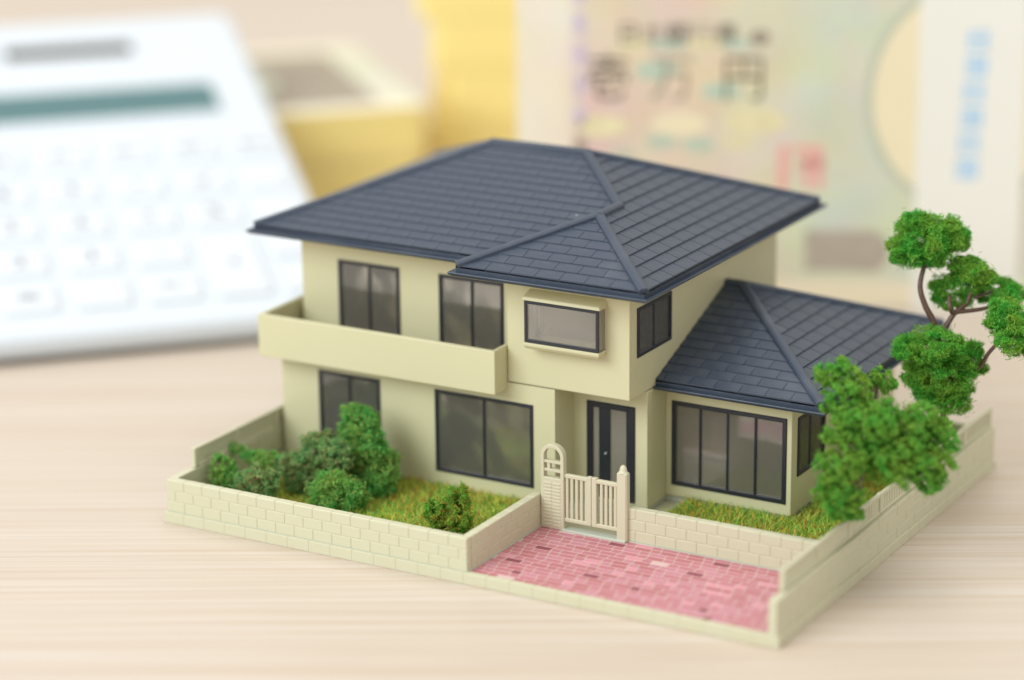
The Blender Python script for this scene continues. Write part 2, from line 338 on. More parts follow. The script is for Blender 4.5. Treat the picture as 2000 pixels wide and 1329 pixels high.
def boundary(name, xo, sgn, ystart, label):
    """long side wall with a slatted railing on top; xo = outer face, sgn = inward direction"""
    t = thing(name, (xo, 42, 0), label, 'wall'); of = (xo, 42, 0)
    y0 = 0.1 if sgn < 0 else 1.95
    brick_run(t, of, (xo, y0), 'y', 84.9 - y0, ZB - 0.3, 3, 1.87, sgn * 1.35, 7.2)
    xa, xb = sorted((xo + sgn * 0.62, xo + sgn * 1.22)); z0, z1 = ZB - 0.3 + 3 * 1.87 - 0.05, 10.3
    MB().cbox(xa, ystart, z1 - 0.65, xb, 84.8, z1, 0.12).build('top_rail', M['base'], t, of)
    MB().cbox(xa, ystart, z0, xb, 84.8, z0 + 0.55, 0.1).build('bottom_rail', M['base'], t, of)
    for k in range(8):
        y = ystart + k * (84.8 - ystart - 1.0) / 7
        MB().cbox(xa - 0.08, y - 0.1, z0 + 0.05, xb + 0.08, y + 1.0, z1 + 0.06, 0.12).build('post', M['base'], t, of)
    ms = MB().box(xa + 0.14, 0, 0, xb - 0.14, 0.62, z1 - z0 - 0.9)
    m_ = ms.mesh('slat', (xo, 0, 0)); m_.materials.append(M['base'])
    k = 0; y = ystart + 1.2
    while y < 83.8:
        link('slat', m_, t, (0, y - 42, z0 + 0.45)); y += 0.98; k += 1
    bk = MB()
    if sgn > 0: bk.box(xo + sgn * 0.92 - 0.1, ystart + 0.4, z0 + 0.3, xo + sgn * 0.92 + 0.1, 84.2, z1 - 0.3); bk.build('railing_web', M['base'], t, of)
    return t
boundary('railed_wall', 104.6, -1, 3.6, 'long ivory boundary wall topped by a slatted railing, overhung by the trees')
boundary('railed_wall', 0.4, 1, 6.7, 'ivory boundary wall topped by a slatted railing, running back beside the balcony end of the house')
bw = thing('brick_wall', (52, 84.5, 0), 'ivory wall along the rear edge of the base behind the house', 'wall')
MB().cbox(1.9, 83.6, 1.0, 103.1, 84.9, 7.0, 0.15).build('wall_core', M['base'], bw, (52, 84.5, 0))

# ------------------------------------------------------------------ gate
gt = thing('garden_gate', (62, 23, 0), 'ivory garden gate with slatted leaves, an arched pillar and a rounded post', 'gate'); og = (62, 23, 0)
ya, yb = 22.35, 23.45
def arch_pillar():
    x0, x1, zt = 54.95, 58.95, 15.2; xc, r = (x0 + x1) / 2, (x1 - x0) / 2; zc = zt - r; w = 0.58
    p = MB(); N_ = 14
    outer = [(xc + r * math.cos(a), zc + r * math.sin(a)) for a in [math.pi * k / N_ for k in range(N_ + 1)]]
    inner = [(xc + (r - w) * math.cos(a), zc + (r - w) * math.sin(a)) for a in [math.pi * k / N_ for k in range(N_ + 1)]]
    outer = [(x1, 9.8)] + outer + [(x0, 9.8)]; inner = [(x1 - w, 9.8)] + inner + [(x0 + w, 9.8)]
    nn = len(outer); V = [(x, ya, z) for x, z in outer] + [(x, ya, z) for x, z in inner] + [(x, yb, z) for x, z in outer] + [(x, yb, z) for x, z in inner]
    F = []
    for i in range(nn - 1):
        F += [(i, i+1, nn+i+1, nn+i), (2*nn+i, 3*nn+i, 3*nn+i+1, 2*nn+i+1), (i, 2*nn+i, 2*nn+i+1, i+1), (nn+i, nn+i+1, 3*nn+i+1, 3*nn+i)]
    p.add(V, F)
    p.build('arch', M['gatep'], gt, og, bevel=0.10)
    p = MB(); p.cbox(x0, ya, 1.6, x1, yb, 9.85, 0.12); p.build('pillar', M['gatep'], gt, og)
    for z0, z1 in ((12.1, 12.55), (10.75, 11.2)): MB().cbox(x0 + 0.4, ya + 0.15, z0, x1 - 0.4, yb - 0.15, z1, 0.06).build('crossbar', M['gatep'], gt, og)
    MB().cbox(56.0, ya + 0.2, 11.1, 56.5, yb - 0.2, 12.2, 0.06).build('crossbar_strut', M['gatep'], gt, og)
    m_ = MB().cbox(0, -0.10, 0, 1.38, 0.1, 0.36, 0.06).mesh('louvre'); m_.materials.append(M['gatep'])
    for k in range(13):
        for q in (0, 1): link('louvre', m_, gt, (55.5 + q * 1.5 - og[0], ya - og[1], 2.1 + k * 0.555))
arch_pillar()
p = MB(); p.cbox(68.0, ya - 0.1, 1.6, 69.75, yb + 0.1, 12.6, 0.22); p.build('gate_post', M['gatep'], gt, og)
p = MB(); c = (68.875, (ya + yb) / 2); prof = [(0.85, 12.55), (0.62, 12.75), (0.58, 13.0), (0.50, 13.35), (0.28, 13.65), (0.02, 13.75)]
V = []; F = []
for i, (r, z) in enumerate(prof):
    for k in range(14): V.append((c[0] + r * math.cos(k * math.pi / 7), c[1] + r * 0.85 * math.sin(k * math.pi / 7), z))
for i in range(len(prof) - 1):
    for k in range(14): F.append((i*14+k, i*14+(k+1)%14, (i+1)*14+(k+1)%14, (i+1)*14+k))
p.add(V, F); p.build('post_cap', M['gatep'], gt, og, smooth=True)
for x0, x1 in ((58.9, 63.55), (63.62, 68.05)):
    leaf = MB(); leaf.cbox(x0, ya + 0.25, 10.1, x1, ya + 0.95, 10.72, 0.1); leaf.cbox(x0, ya + 0.25, 3.05, x1, ya + 0.95, 3.65, 0.1)
    lo_ = leaf.build('gate_leaf', M['gatep'], gt, og)
    if x0 < 60: xs = [59.05 + k * 0.83 for k in range(5)]; MB().cbox(62.75, ya + 0.22, 3.2, 63.56, ya + 1.0, 10.9, 0.08).build('stile', M['gatep'], lo_)
    else: xs = [64.95 + k * 0.79 for k in range(4)]; MB().cbox(63.61, ya + 0.22, 3.2, 64.45, ya + 1.0, 10.9, 0.08).build('stile', M['gatep'], lo_)
    for st in lo_.children: st.location = Vector((-og[0], -og[1], -og[2])) * S
    m_ = MB().cbox(0, 0, 0, 0.5, 0.5, 6.9, 0.07).mesh('slat'); m_.materials.append(M['gatep'])
    for x in xs: link('slat', m_, lo_, (x - og[0], ya + 0.38 - og[1], 3.4))
MB().cbox(58.7, ya - 0.35, 1.4, 69.6, yb + 0.2, 1.98, 0.1).build('threshold', M['found'], gt, og)

# ------------------------------------------------------------------ the house
house = thing('model_house', (40, 58, 0), 'cream two-storey plastic model house with slate blue hipped roofs and black window frames', 'model house'); oh = (40, 58, 0)
T = 0.9
def panel(mb_, p0, p1, z0, z1, holes=(), t=T):
    p0 = Vector((*p0, 0)); p1 = Vector((*p1, 0)); d_ = (p1 - p0); Ln = d_.length; d_ /= Ln; nout = Vector((d_.y, -d_.x, 0))
    ss = sorted({0.0, Ln, *[h[0] for h in holes], *[h[1] for h in holes]}); zs = sorted({z0, z1, *[h[2] for h in holes], *[h[3] for h in holes]})
    solid = lambda i, j: 0 <= i < len(ss) - 1 and 0 <= j < len(zs) - 1 and not any(h[0] - 1e-6 <= ss[i] and ss[i+1] <= h[1] + 1e-6 and h[2] - 1e-6 <= zs[j] and zs[j+1] <= h[3] + 1e-6 for h in holes)
    def P(s_, z, k): q = p0 + d_ * s_ - nout * (t * k); return (q.x, q.y, z)
    for i in range(len(ss) - 1):
        for j in range(len(zs) - 1):
            if not solid(i, j): continue
            a, b_, c_, e_ = ss[i], ss[i+1], zs[j], zs[j+1]
            mb_.add([P(a,c_,0),P(b_,c_,0),P(b_,e_,0),P(a,e_,0)], [(0,1,2,3)]); mb_.add([P(a,c_,1),P(a,e_,1),P(b_,e_,1),P(b_,c_,1)], [(0,1,2,3)])
            for di, dj, (u0, w0), (u1, w1) in ((-1,0,(a,e_),(a,c_)), (1,0,(b_,c_),(b_,e_)), (0,-1,(a,c_),(b_,c_)), (0,1,(b_,e_),(a,e_))):
                if not solid(i + di, j + dj): mb_.add([P(u0,w0,0),P(u0,w0,1),P(u1,w1,1),P(u1,w1,0)], [(0,1,2,3)])
    return mb_

XL, XR, XP, XB, XW = 2.3, 66.03, 53.1, 44.8, 87.5
YG, YU, YD, YW, YB = 30.3, 36.9, 36.3, 42.5, 83.2
Z1, Z2, Z3 = 1.9, 21.0, 38.7
def wallpart(name, args, bevel=0.12): 
    w = MB(); panel(w, *args); return w.build(name, M['wall'], house, oh, bevel=bevel)
gl = [(9.5 - XL, 21.1 - XL, 4.4, 17.87), (31.5 - XL, 49.2 - XL, 4.4, 17.9)]
wallpart('ground_floor_wall', ((XL, YG), (XP, YG), Z1, Z2, gl))
wallpart('ground_floor_wall', ((XL, YB), (XL, YG + T), Z1, Z2, [(YB - 47.5, YB - 38.5, 9.0, 15.5), (YB - 76, YB - 66, 6, 16)]))
wallpart('porch_wall', ((XP, YG + T), (XP, YD), Z1, Z2 - 0.02))
wallpart('entrance_wall', ((XP - T + 0.02, YD), (XR, YD), Z1, Z2, [(55.55 - XP + T - 0.02, 63.85 - XP + T - 0.02, 2.5, 18.05)]))
wallpart('ground_floor_wall', ((XR, YD + T), (XR, YW + T), Z1, Z2))
wallpart('ground_floor_wall', ((XW - T, YB), (XL + T, YB), Z1, Z2 - 0.2, [(8, 17, 6, 16), (26, 36, 6, 16), (44, 56, 4.5, 16), (64, 76, 4.5, 16)]))  # rear openings are added, out of view, to let light into the rooms
wallpart('wing_wall', ((XR + 0.02, YW), (XW, YW), 2.3, 20.6, [(67.2 - XR - 0.02, 86.6 - XR - 0.02, 4.25, 17.95)]))
wallpart('wing_wall', ((XW, YW + T), (XW, YB), 2.3, 20.6, [(44.7 - YW - T, 54.8 - YW - T, 8.2, 17.6), (66 - YW - T, 76 - YW - T, 8.2, 17.6)]))
ul = [(9.5 - XL, 21.05 - XL, 22.4, 34.72), (28.57 - XL, 40.3 - XL, 22.4, 34.72)]
wallpart('upper_floor_wall', ((XL, YU), (XB + 0.02, YU), 20.9, Z3, ul))
wallpart('upper_floor_wall', ((XL, YB), (XL, YU + T), Z2 + 0.02, Z3, [(YB - 54, YB - 45.5, 27.0, 33.5), (YB - 76, YB - 66, 26, 34)]))
wallpart('bay_wall', ((XB, YU + T), (XB, YG + T), 21.2, Z3))
wallpart('bay_wall', ((XB, YG), (XR, YG), 21.2, Z3, [(49.75 - XB, 61.35 - XB, 29.3, 34.95)]))
wallpart('upper_floor_wall', ((XR, YG + T), (XR, YB), 21.2, Z3, [(32.8 - YG - T, 44.05 - YG - T, 27.4, 35.1)]))
wallpart('upper_floor_wall', ((XR - T, YB), (XL + T, YB), Z2 + 0.02, Z3, [(8, 18, 26, 35), (24, 34, 26, 35), (42, 54, 24, 35)]))  # unseen rear openings added to brighten the upper rooms
s_ = MB(); s_.box(XB + 0.05, YG + 0.08, 21.22, XR - 0.08, YB - 0.95, 22.1); s_.box(XL + 0.95, YU + 0.4, 21.1, XB + 0.04, YB - 0.95, 22.0); s_.box(XL + .3, YG + .3, 20.3, XB - .1, YU + .35, 20.9); s_.build('upper_floor', M['floor'], house, oh); s_ = MB(); s_.box(XB + 0.03, YG + 0.05, 21.19, XR - 0.05, YU + 1, 21.215); s_.build('porch_ceiling', M['wall'], house, oh)
s_ = MB(); s_.box(XL + 0.2, YG + 0.2, 1.2, XR - 0.2, YB - 0.2, 1.88); s_.box(XR - 0.15, YW + 0.4, 1.2, XW - 0.45, YB - 0.3, 2.28); s_.build('foundation', M['found'], house, oh); s_ = MB(); s_.box(XL + 0.8, YG + 0.8, 1.9, XP - 0.8, YB - 0.8, 2.1); s_.box(XP - 0.75, YD + 0.8, 1.9, XR - 0.8, YB - 0.8, 2.1); s_.box(XR - 0.75, YW + 0.8, 2.29, XW - 0.8, YB - 0.8, 2.5); s_.build('ground_floor', M['floor'], house, oh)
s_ = MB(); s_.box(26, YG + 1, 1.9, 26.6, 44.9, 20.2); s_.box(25, YU + 1.2, 22.1, 25.6, 55.9, 38.2); s_.box(26.6, 45, 1.9, 52.2, 45.6, 20.2); s_.box(18, 56, 22.1, XR - 1.2, 56.6, 38.2); s_.build('added_partition', M['inner'], house, oh)  # inner walls added behind the glass to catch light and lighten the panes

# --- balcony
bl = MB(); bx0, bx1, by, bz0, bz1 = 0.5, 44.68, 26.5, 19.95, 27.0; bt = 0.85
panel(bl, (bx0, by), (bx1, by), bz0, bz1, t=bt); bl.build('balcony_parapet', M['wall'], house, oh, bevel=0.14)
bl = MB(); panel(bl, (bx1, by + bt), (bx1, YG - 0.02 + 6.5), bz0, bz1, t=bt - 0.1); bl.build('balcony_parapet', M['wall'], house, oh, bevel=0.14)
bl = MB(); panel(bl, (bx0, 42.3), (bx0, by + bt), bz0, bz1, t=bt); bl.build('balcony_parapet', M['wall'], house, oh, bevel=0.14)
bl = MB(); panel(bl, (XL + 0.01, 42.32), (bx0 + bt, 42.32), bz0, bz1, t=bt); bl.build('balcony_parapet', M['wall'], house, oh, bevel=0.14)
bl = MB(); bl.box(bx0 + bt - 0.1, by + bt - 0.1, bz0 + 0.05, bx1 - bt + .2, YU + 0.1, bz0 + 0.95); bl.box(bx0 + bt - 0.1, YU + 0.1, bz0 + .05, XL + .1, 42.0, bz0 + .95); bl.build('balcony_floor', M['wall'], house, oh)

# --- windows: frame with panes and mullions
def window(p0, axis, s0, s1, z0, z1, mull=(), fw=0.48, name='window', proud=0.22, depth=0.75, slim=0.32):
    """axis 'x': wall faces -y at y=p0, s along x;  axis 'y': wall faces +x at x=p0, s along y"""
    def bx(mb_, a, b_, c_, e_, d0, d1, c=0.06):
        if axis == 'x': mb_.cbox(a, p0 + d0, c_, b_, p0 + d1, e_, c)
        else: mb_.cbox(p0 - d1, a, c_, p0 - d0, b_, e_, c)
    fr = MB(); e = 0.06
    bx(fr, s0 - e, s1 + e, z0 - e, z0 + fw, -proud, depth); bx(fr, s0 - e, s1 + e, z1 - fw, z1 + e, -proud, depth)
    bx(fr, s0 - e, s0 + fw, z0 + fw - 0.08, z1 - fw + 0.08, -proud + 0.004, depth - 0.004); bx(fr, s1 - fw, s1 + e, z0 + fw - 0.08, z1 - fw + 0.08, -proud + 0.004, depth - 0.004)
    w = fr.build(name, M['frame'], house, oh)
    cuts = [s0 + fw] + list(mull) + [s1 - fw]
    for m_ in mull:
        q = MB(); bx(q, m_ - slim / 2, m_ + slim / 2, z0 + fw - 0.05, z1 - fw + 0.05, -proud + 0.12, depth - 0.25, 0.05); q.build('mullion', M['frame'], w, oh)
    for k in range(len(cuts) - 1):
        q = MB(); off = 0.10 if k % 2 else 0.02
        bx(q, cuts[k] - 0.1, cuts[k+1] + 0.1, z0 + fw - 0.1, z1 - fw + 0.1, off + 0.04, off + 0.26, 0.02)
        q.build('pane', M['glass'], w, oh)
    return w
window(YG, 'x', 9.5, 21.1, 4.4, 17.87, (15.3,))
window(YG, 'x', 31.5, 49.2, 4.4, 17.9, (40.35,))
window(YU, 'x', 9.5, 21.05, 22.4, 34.72, (15.3,))
window(YU, 'x', 28.57, 40.3, 22.4, 34.72, (34.5,))
window(XR, 'y', 32.8, 44.05, 27.4, 35.1, (38.3,))
window(YW, 'x', 67.2, 86.6, 4.25, 17.95, (72.0, 76.7, 81.4), fw=0.62)
window(XW, 'y', 44.7, 54.8, 8.2, 17.6, (49.4,))
window(XW, 'y', 66, 76, 8.2, 17.6, (71,))
# box window of the bay: clear projecting box, black front frame, hood and sill
w = MB(); fy = YG - 2.0
for (a, b_, c_, e_) in ((49.1, 61.95, 28.8, 29.3), (49.1, 61.95, 34.95, 35.45), (49.1, 49.6, 29.2, 35.05), (61.45, 61.95, 29.2, 35.05)): w.cbox(a, fy - 0.35 + (0.005 if b_ - a < 1 else 0), c_, b_, fy + 0.1 - (0.005 if b_ - a < 1 else 0), e_, 0.08)
w = w.build('box_window', M['frame'], house, oh)
MB().cbox(49.4, fy - 0.16, 29.15, 61.65, fy + 0.05, 35.1, 0.03).build('pane', M['glass'], w, oh)
MB().cbox(49.2, fy + 0.08, 28.9, 49.5, YG - 0.02, 35.35, 0.03).build('side_pane', M['frost'], w, oh)
MB().cbox(61.55, fy + 0.08, 28.9, 61.85, YG - 0.02, 35.35, 0.03).build('side_pane', M['frost'], w, oh)
MB().cbox(50.3, YG + 0.5, 29.3, 50.9, YG + 0.9, 34.95, 0.05).build('inner_frame', M['frame'], w, oh)
h = MB(); h.add([(48.7, fy - 0.5, 35.47), (62.3, fy - 0.5, 35.47), (62.3, YG + 0.1, 35.47), (48.7, YG + 0.1, 35.47), (48.9, fy - 0.3, 36.0), (62.1, fy - 0.3, 36.0), (62.1, YG + 0.1, 36.75), (48.9, YG + 0.1, 36.75)], [(0,3,2,1),(4,5,6,7),(0,1,5,4),(1,2,6,5),(2,3,7,6),(3,0,4,7)])
h.build('window_hood', M['wall'], house, oh, bevel=0.12)
h = MB(); h.add([(49.3, fy - 0.1, 27.75), (61.8, fy - 0.1, 27.75), (61.9, YG + 0.1, 27.75), (49.2, YG + 0.1, 27.75), (49.0, fy - 0.5, 28.3), (62.1, fy - 0.5, 28.3), (62.1, YG + 0.1, 28.3), (49.0, YG + 0.1, 28.3), (49.0, fy - 0.5, 28.78), (62.1, fy - 0.5, 28.78), (62.1, YG + 0.1, 28.78), (49.0, YG + 0.1, 28.78)],
    [(0,3,2,1),(8,9,10,11),(0,1,5,4),(1,2,6,5),(2,3,7,6),(3,0,4,7),(4,5,9,8),(5,6,10,9),(6,7,11,10),(7,4,8,11)])
h.build('window_sill', M['wall'], house, oh, bevel=0.1)
# door
dr = MB(); y0 = YD - 0.3
dr.cbox(55.5, y0, 2.4, 56.55, YD + 0.7, 18.1, 0.1); dr.cbox(62.75, y0, 2.4, 63.9, YD + 0.7, 18.1, 0.1); dr.cbox(56.5, y0 + 0.02, 17.2, 62.8, YD + 0.68, 18.1, 0.1)
dr = dr.build('door', M['frame'], house, oh)
q = MB(); q.cbox(57.65, y0 + 0.1, 2.45, 59.6, YD + 0.6, 17.25, 0.08); q.cbox(59.55, y0 + 0.25, 2.45, 62.8, YD + 0.55, 4.4, 0.08); q.cbox(62.35, y0 + 0.25, 4.4, 62.8, YD + 0.55, 17.2, 0.06); q.build('door_stile', M['frame'], dr, oh)
MB().cbox(56.45, YD + 0.05, 2.45, 57.7, YD + 0.25, 17.25, 0.03).build('side_light', M['frost'], dr, oh)
g_ = MB()
for k in range(9): g_.cbox(59.55 + k * 0.315, YD + 0.02, 4.35, 59.55 + (k + 1) * 0.315 - 0.02, YD + 0.22, 17.25, 0.07)
g_.build('ribbed_pane', M['frost'], dr, oh)
MB().tube([(59.0, y0 + 0.2, 10.0), (59.0, y0 - 0.35, 10.0)], [0.10, 0.13], 10).build('door_knob', M['white'], dr, oh)

# --- roofs
PITCH = 0.381
def gutter(outline, z, mat, parent, name, prof):
    V = []; F = []; n_ = len(outline); k = len(prof)
    for i in range(n_):
        p = Vector(outline[i]); a = (p - Vector(outline[i-1])).normalized(); c_ = (Vector(outline[(i+1) % n_]) - p).normalized()
        na, nc = Vector((a.y, -a.x)), Vector((c_.y, -c_.x)); mdir = (na + nc) / (1 + na.dot(nc))
        for off, zz in prof: q = p + mdir * off; V.append((q.x, q.y, z + zz))
    for i in range(n_):
        j = (i + 1) % n_
        for m_ in range(k): F.append((i*k+m_, j*k+m_, j*k+(m_+1)%k, i*k+(m_+1)%k))
    return MB().add(V, F).build(name, mat, parent, oh, bevel=0.0)
def clip(poly, a, b_):
    """keep the part of poly on the left of a->b"""
    out = []; f_ = lambda p: (b_[0]-a[0])*(p[1]-a[1]) - (b_[1]-a[1])*(p[0]-a[0])
    for i in range(len(poly)):
        p, q = poly[i], poly[(i+1) % len(poly)]; fp, fq = f_(p), f_(q)
        if fp >= -1e-9: out.append(p)
        if (fp > 1e-9 and fq < -1e-9) or (fp < -1e-9 and fq > 1e-9):
            t = fp / (fp - fq); out.append((p[0] + (q[0]-p[0])*t, p[1] + (q[1]-p[1])*t))
    return out
def area2(p): return sum(p[i][0]*p[(i+1)%len(p)][1] - p[(i+1)%len(p)][0]*p[i][1] for i in range(len(p))) / 2
def slope(polys, org, adir, bdir, z0, row, length, phase=0.0, keep=True):
    """shingles on a slope rising along bdir from the eave line through org; polys are convex plan polygons (ccw)"""
    res = []
    for poly in polys:
        loc = [((p[0]-org[0])*adir[0] + (p[1]-org[1])*adir[1], (p[0]-org[0])*bdir[0] + (p[1]-org[1])*bdir[1]) for p in poly]
        if area2(loc) < 0: loc = loc[::-1]
        amin, amax = min(p[0] for p in loc), max(p[0] for p in loc); bmax = max(p[1] for p in loc); bmin = min(p[1] for p in loc)
        r = max(0, int(bmin / row + 1e-6))
        while r * row < bmax - 0.05:
            b0, b1 = r * row, (r + 1) * row
            a = math.floor(amin / length) * length - length + (length / 2 if r % 2 else 0) + phase
            while a < amax:
                gp = 0.075 if bdir == (-1, 0) else 0.04; rect = [(a + gp, b0), (a + length - gp, b0), (a + length - gp, b1 + 0.05), (a + gp, b1 + 0.05)]
                full = area2(rect)
                for i in range(len(loc)):
                    if len(rect) >= 3: rect = clip(rect, loc[i], loc[(i+1) % len(loc)])
                if len(rect) >= 3 and area2(rect) > 0.35: res.append((area2(rect), rect, b0, row, a, area2(rect) > full - 1e-4, org, adir, bdir, z0))
                a += length
            r += 1
    return res
def shingle_mesh(rect, b0, row, org, adir, bdir, z0, mb_=None, shift=(0, 0, 0), th=0.17):
    th = 0.24 if bdir == (-1, 0) else th
    q = mb_ or MB(); top = []; bot = []
    for (a, b_) in rect:
        x = org[0] + adir[0]*a + bdir[0]*b_; y = org[1] + adir[1]*a + bdir[1]*b_; z = z0 + PITCH * b_; u = (b_ - b0) / row
        top.append((x - shift[0], y - shift[1], z + th * (1 - u) + 0.03 - shift[2])); bot.append((x - shift[0], y - shift[1], z - 0.25 - shift[2]))
    k = len(rect)
    q.add(top + bot, [tuple(range(k)), tuple(range(2*k-1, k-1, -1))] + [(i, (i+1) % k, k + (i+1) % k, k + i) for i in range(k)])
    return q
def cap(p, q, r, parent, name='ridge_cap', lift=0.1, ext=0.0):
    p, q = Vector(p), Vector(q); t = (q - p).normalized(); p = p - t * ext; q = q + t * ext
    side = Vector((t.y, -t.x, 0)).normalized(); up = side.cross(t); up = up if up.z > 0 else -up
    pr = [(-r, -0.45), (-r, 0.12), (-r * 0.72, 0.36), (-r * 0.3, 0.5), (r * 0.3, 0.5), (r * 0.72, 0.36), (r, 0.12), (r, -0.45)]
    V = [tuple(e_ + side * a + up * (b_ + lift)) for e_ in (p, q) for a, b_ in pr]; k = len(pr)
    MB().add(V, [(i, (i+1) % k, k + (i+1) % k, k + i) for i in range(k)] + [tuple(range(k-1, -1, -1)), tuple(range(k, 2*k))]).build(name, M['roof'], parent, oh, bevel=0.06)
GUT = [(-0.1, -1.5), (0.45, -1.46), (0.82, -1.22), (0.98, -0.92), (0.90, -0.80), (0.70, -0.90), (0.30, -1.02), (-0.2, -1.02)]

ZE = 40.25
ol = [(-3.2, 31.6), (38.9, 31.6), (38.9, 25.0), (71.2, 25.0), (71.2, 88.8), (-3.2, 88.8)]
zf = lambda x, y, e: ZE + PITCH * e
A1, A2 = (25.4, 60.2), (42.6, 60.2); AP, JN = (55.05, 41.15), (55.05, 47.75); ZR, ZA = ZE + PITCH * 28.6, ZE + PITCH * 16.15
dk = MB(); dz = -0.01
def dface(pts): dk.add([(x, y, z + dz) for x, y, z in pts], [tuple(range(len(pts)))])
E = ZE
dface([(-3.2, 31.6, E), (38.9, 31.6, E), (*JN, ZA), (*A2, ZR), (*A1, ZR)]); dface([(38.9, 25, E), (71.2, 25, E), (*AP, ZA)])
dface([(38.9, 25, E), (*AP, ZA), (*JN, ZA), (38.9, 31.6, E)]); dface([(71.2, 25, E), (71.2, 88.8, E), (*A2, ZR), (*JN, ZA), (*AP, ZA)])
dface([(-3.2, 31.6, E), (*A1, ZR), (-3.2, 88.8, E)]); dface([(-3.2, 88.8, E), (*A1, ZR), (*A2, ZR), (71.2, 88.8, E)])
for i in range(6):
    a, c_ = ol[i], ol[(i+1) % 6]; dk.add([(*a, E + dz), (*c_, E + dz), (*c_, E - 1.0), (*a, E - 1.0)], [(0, 1, 2, 3)])
dk.add([(x, y, E - 1.0) for x, y in ol], [tuple(range(5, -1, -1))])
roof = dk.build('roof', M['roof'], house, oh)
roof['label'] = 'slate blue hipped main roof with a projecting hip over the bay'
gutter(ol, E, M['roof'], roof, 'gutter', GUT)
sf = [(-2.5, 32.3), (39.6, 32.3), (39.6, 25.7), (70.5, 25.7), (70.5, 88.1), (-2.5, 88.1)]
MB().prism(sf, 38.45, 39.3).build('soffit', M['wall'], house, oh)

shA = slope([[(-3.2, 31.6), (38.9, 31.6), JN, A2, A1]], (-3.2, 31.6), (1, 0), (0, 1), ZE, 28.6 / 15, 4.25, 0.4)
shB = slope([[(71.2, 25), (71.2, 88.8), (55.05, 72.65), AP], [(55.05, 47.75), (55.05, 72.65), A2]], (71.2, 25.0), (0, 1), (-1, 0), ZE, 16.15 / 7, 4.25, 1.1)
shC = slope([[(38.9, 25), (71.2, 25), AP]], (38.9, 25.0), (1, 0), (0, 1), ZE, 16.15 / 8, 4.25, 1.0)
shD = slope([[(38.9, 25), AP, JN, (38.9, 31.6)]], (38.9, 31.6), (0, -1), (1, 0), ZE, 16.15 / 8, 4.25)
shE = slope([[(-3.2, 31.6), A1, (-3.2, 88.8)]], (-3.2, 88.8), (0, -1), (1, 0), ZE, 28.6 / 15, 4.25) + slope([[(71.2, 88.8), (-3.2, 88.8), A1, A2]], (71.2, 88.8), (-1, 0), (0, -1), ZE, 28.6 / 15, 4.25)
# wing roof
ZW = 22.2; PW = (63.7 - 38.9); ZWR = ZW + PITCH * PW
wol = [(66.1, 38.9), (93.8, 38.9), (93.8, 88.5), (66.1, 88.5)]
R1, R2 = (66.1, 63.7), (69.0, 63.7)
dk = MB()
dface([(66.1, 38.9, ZW), (93.8, 38.9, ZW), (*R2, ZWR), (*R1, ZWR)]); dface([(93.8, 38.9, ZW), (93.8, 88.5, ZW), (*R2, ZWR)]); dface([(93.8, 88.5, ZW), (66.1, 88.5, ZW), (*R1, ZWR), (*R2, ZWR)])
dk.add([(66.1, 38.9, ZW + dz), (66.1, 88.5, ZW + dz), (*R1, ZWR + dz)], [(0, 1, 2)])
for i in range(4):
    a, c_ = wol[i], wol[(i+1) % 4]; dk.add([(*a, ZW + dz), (*c_, ZW + dz), (*c_, ZW - 1.0), (*a, ZW - 1.0)], [(0, 1, 2, 3)])
dk.add([(x, y, ZW - 1.0) for x, y in wol], [(3, 2, 1, 0)])
wroof = dk.build('roof', M['roof'], house, oh); wroof['label'] = 'low slate blue hipped roof over the single-storey wing'
V = []
gw_ = MB(); pr = GUT
path = [(66.1, 38.9, (0, -1)), (93.8, 38.9, (1, -1)), (93.8, 88.5, (1, 1)), (66.1, 88.5, (0, 1))]
V = [(x + d_[0]*o_, y + d_[1]*o_, ZW + z) for x, y, d_ in path for o_, z in pr]; k = len(pr)
gw_.add(V, [(i*k+m_, (i+1)*k+m_, (i+1)*k+(m_+1)%k, i*k+(m_+1)%k) for i in range(3) for m_ in range(k)] + [tuple(range(k)), tuple(range(4*k-1, 3*k-1, -1))]).build('gutter', M['roof'], wroof, oh)
MB().prism([(66.1, 39.6), (93.1, 39.6), (93.1, 87.8), (66.1, 87.8)], 20.45, 21.25).build('soffit', M['wall'], house, oh)
shF = slope([[(66.1, 38.9), (93.8, 38.9), R2, R1]], (66.1, 38.9), (1, 0), (0, 1), ZW, PW / 12, 4.25, 1.3)
shG = slope([[(93.8, 38.9), (93.8, 88.5), R2]], (93.8, 38.9), (0, 1), (-1, 0), ZW, PW / 11, 4.25, 0.8)
shH = slope([[(93.8, 88.5), (66.1, 88.5), R1, R2]], (93.8, 88.5), (-1, 0), (0, -1), ZW, PW / 12, 4.25)
front = [(s_, roof) for s_ in shA + shB + shC] + [(s_, wroof) for s_ in shF + shG]
def seen(s_):     # nearer slopes and bigger pieces first
    sz, rect, b0, row, a, fl, org, ad, bd, z0 = s_[0]
    cx = sum(p[0] for p in rect) / len(rect); cy = sum(p[1] for p in rect) / len(rect); x = org[0] + ad[0]*cx + bd[0]*cy; y = org[1] + ad[1]*cx + bd[1]*cy
    return -sz / ((x - 248) ** 2 + (y + 319) ** 2)
front.sort(key=seen); smesh = {}; bulk = {roof: MB(), wroof: MB()}
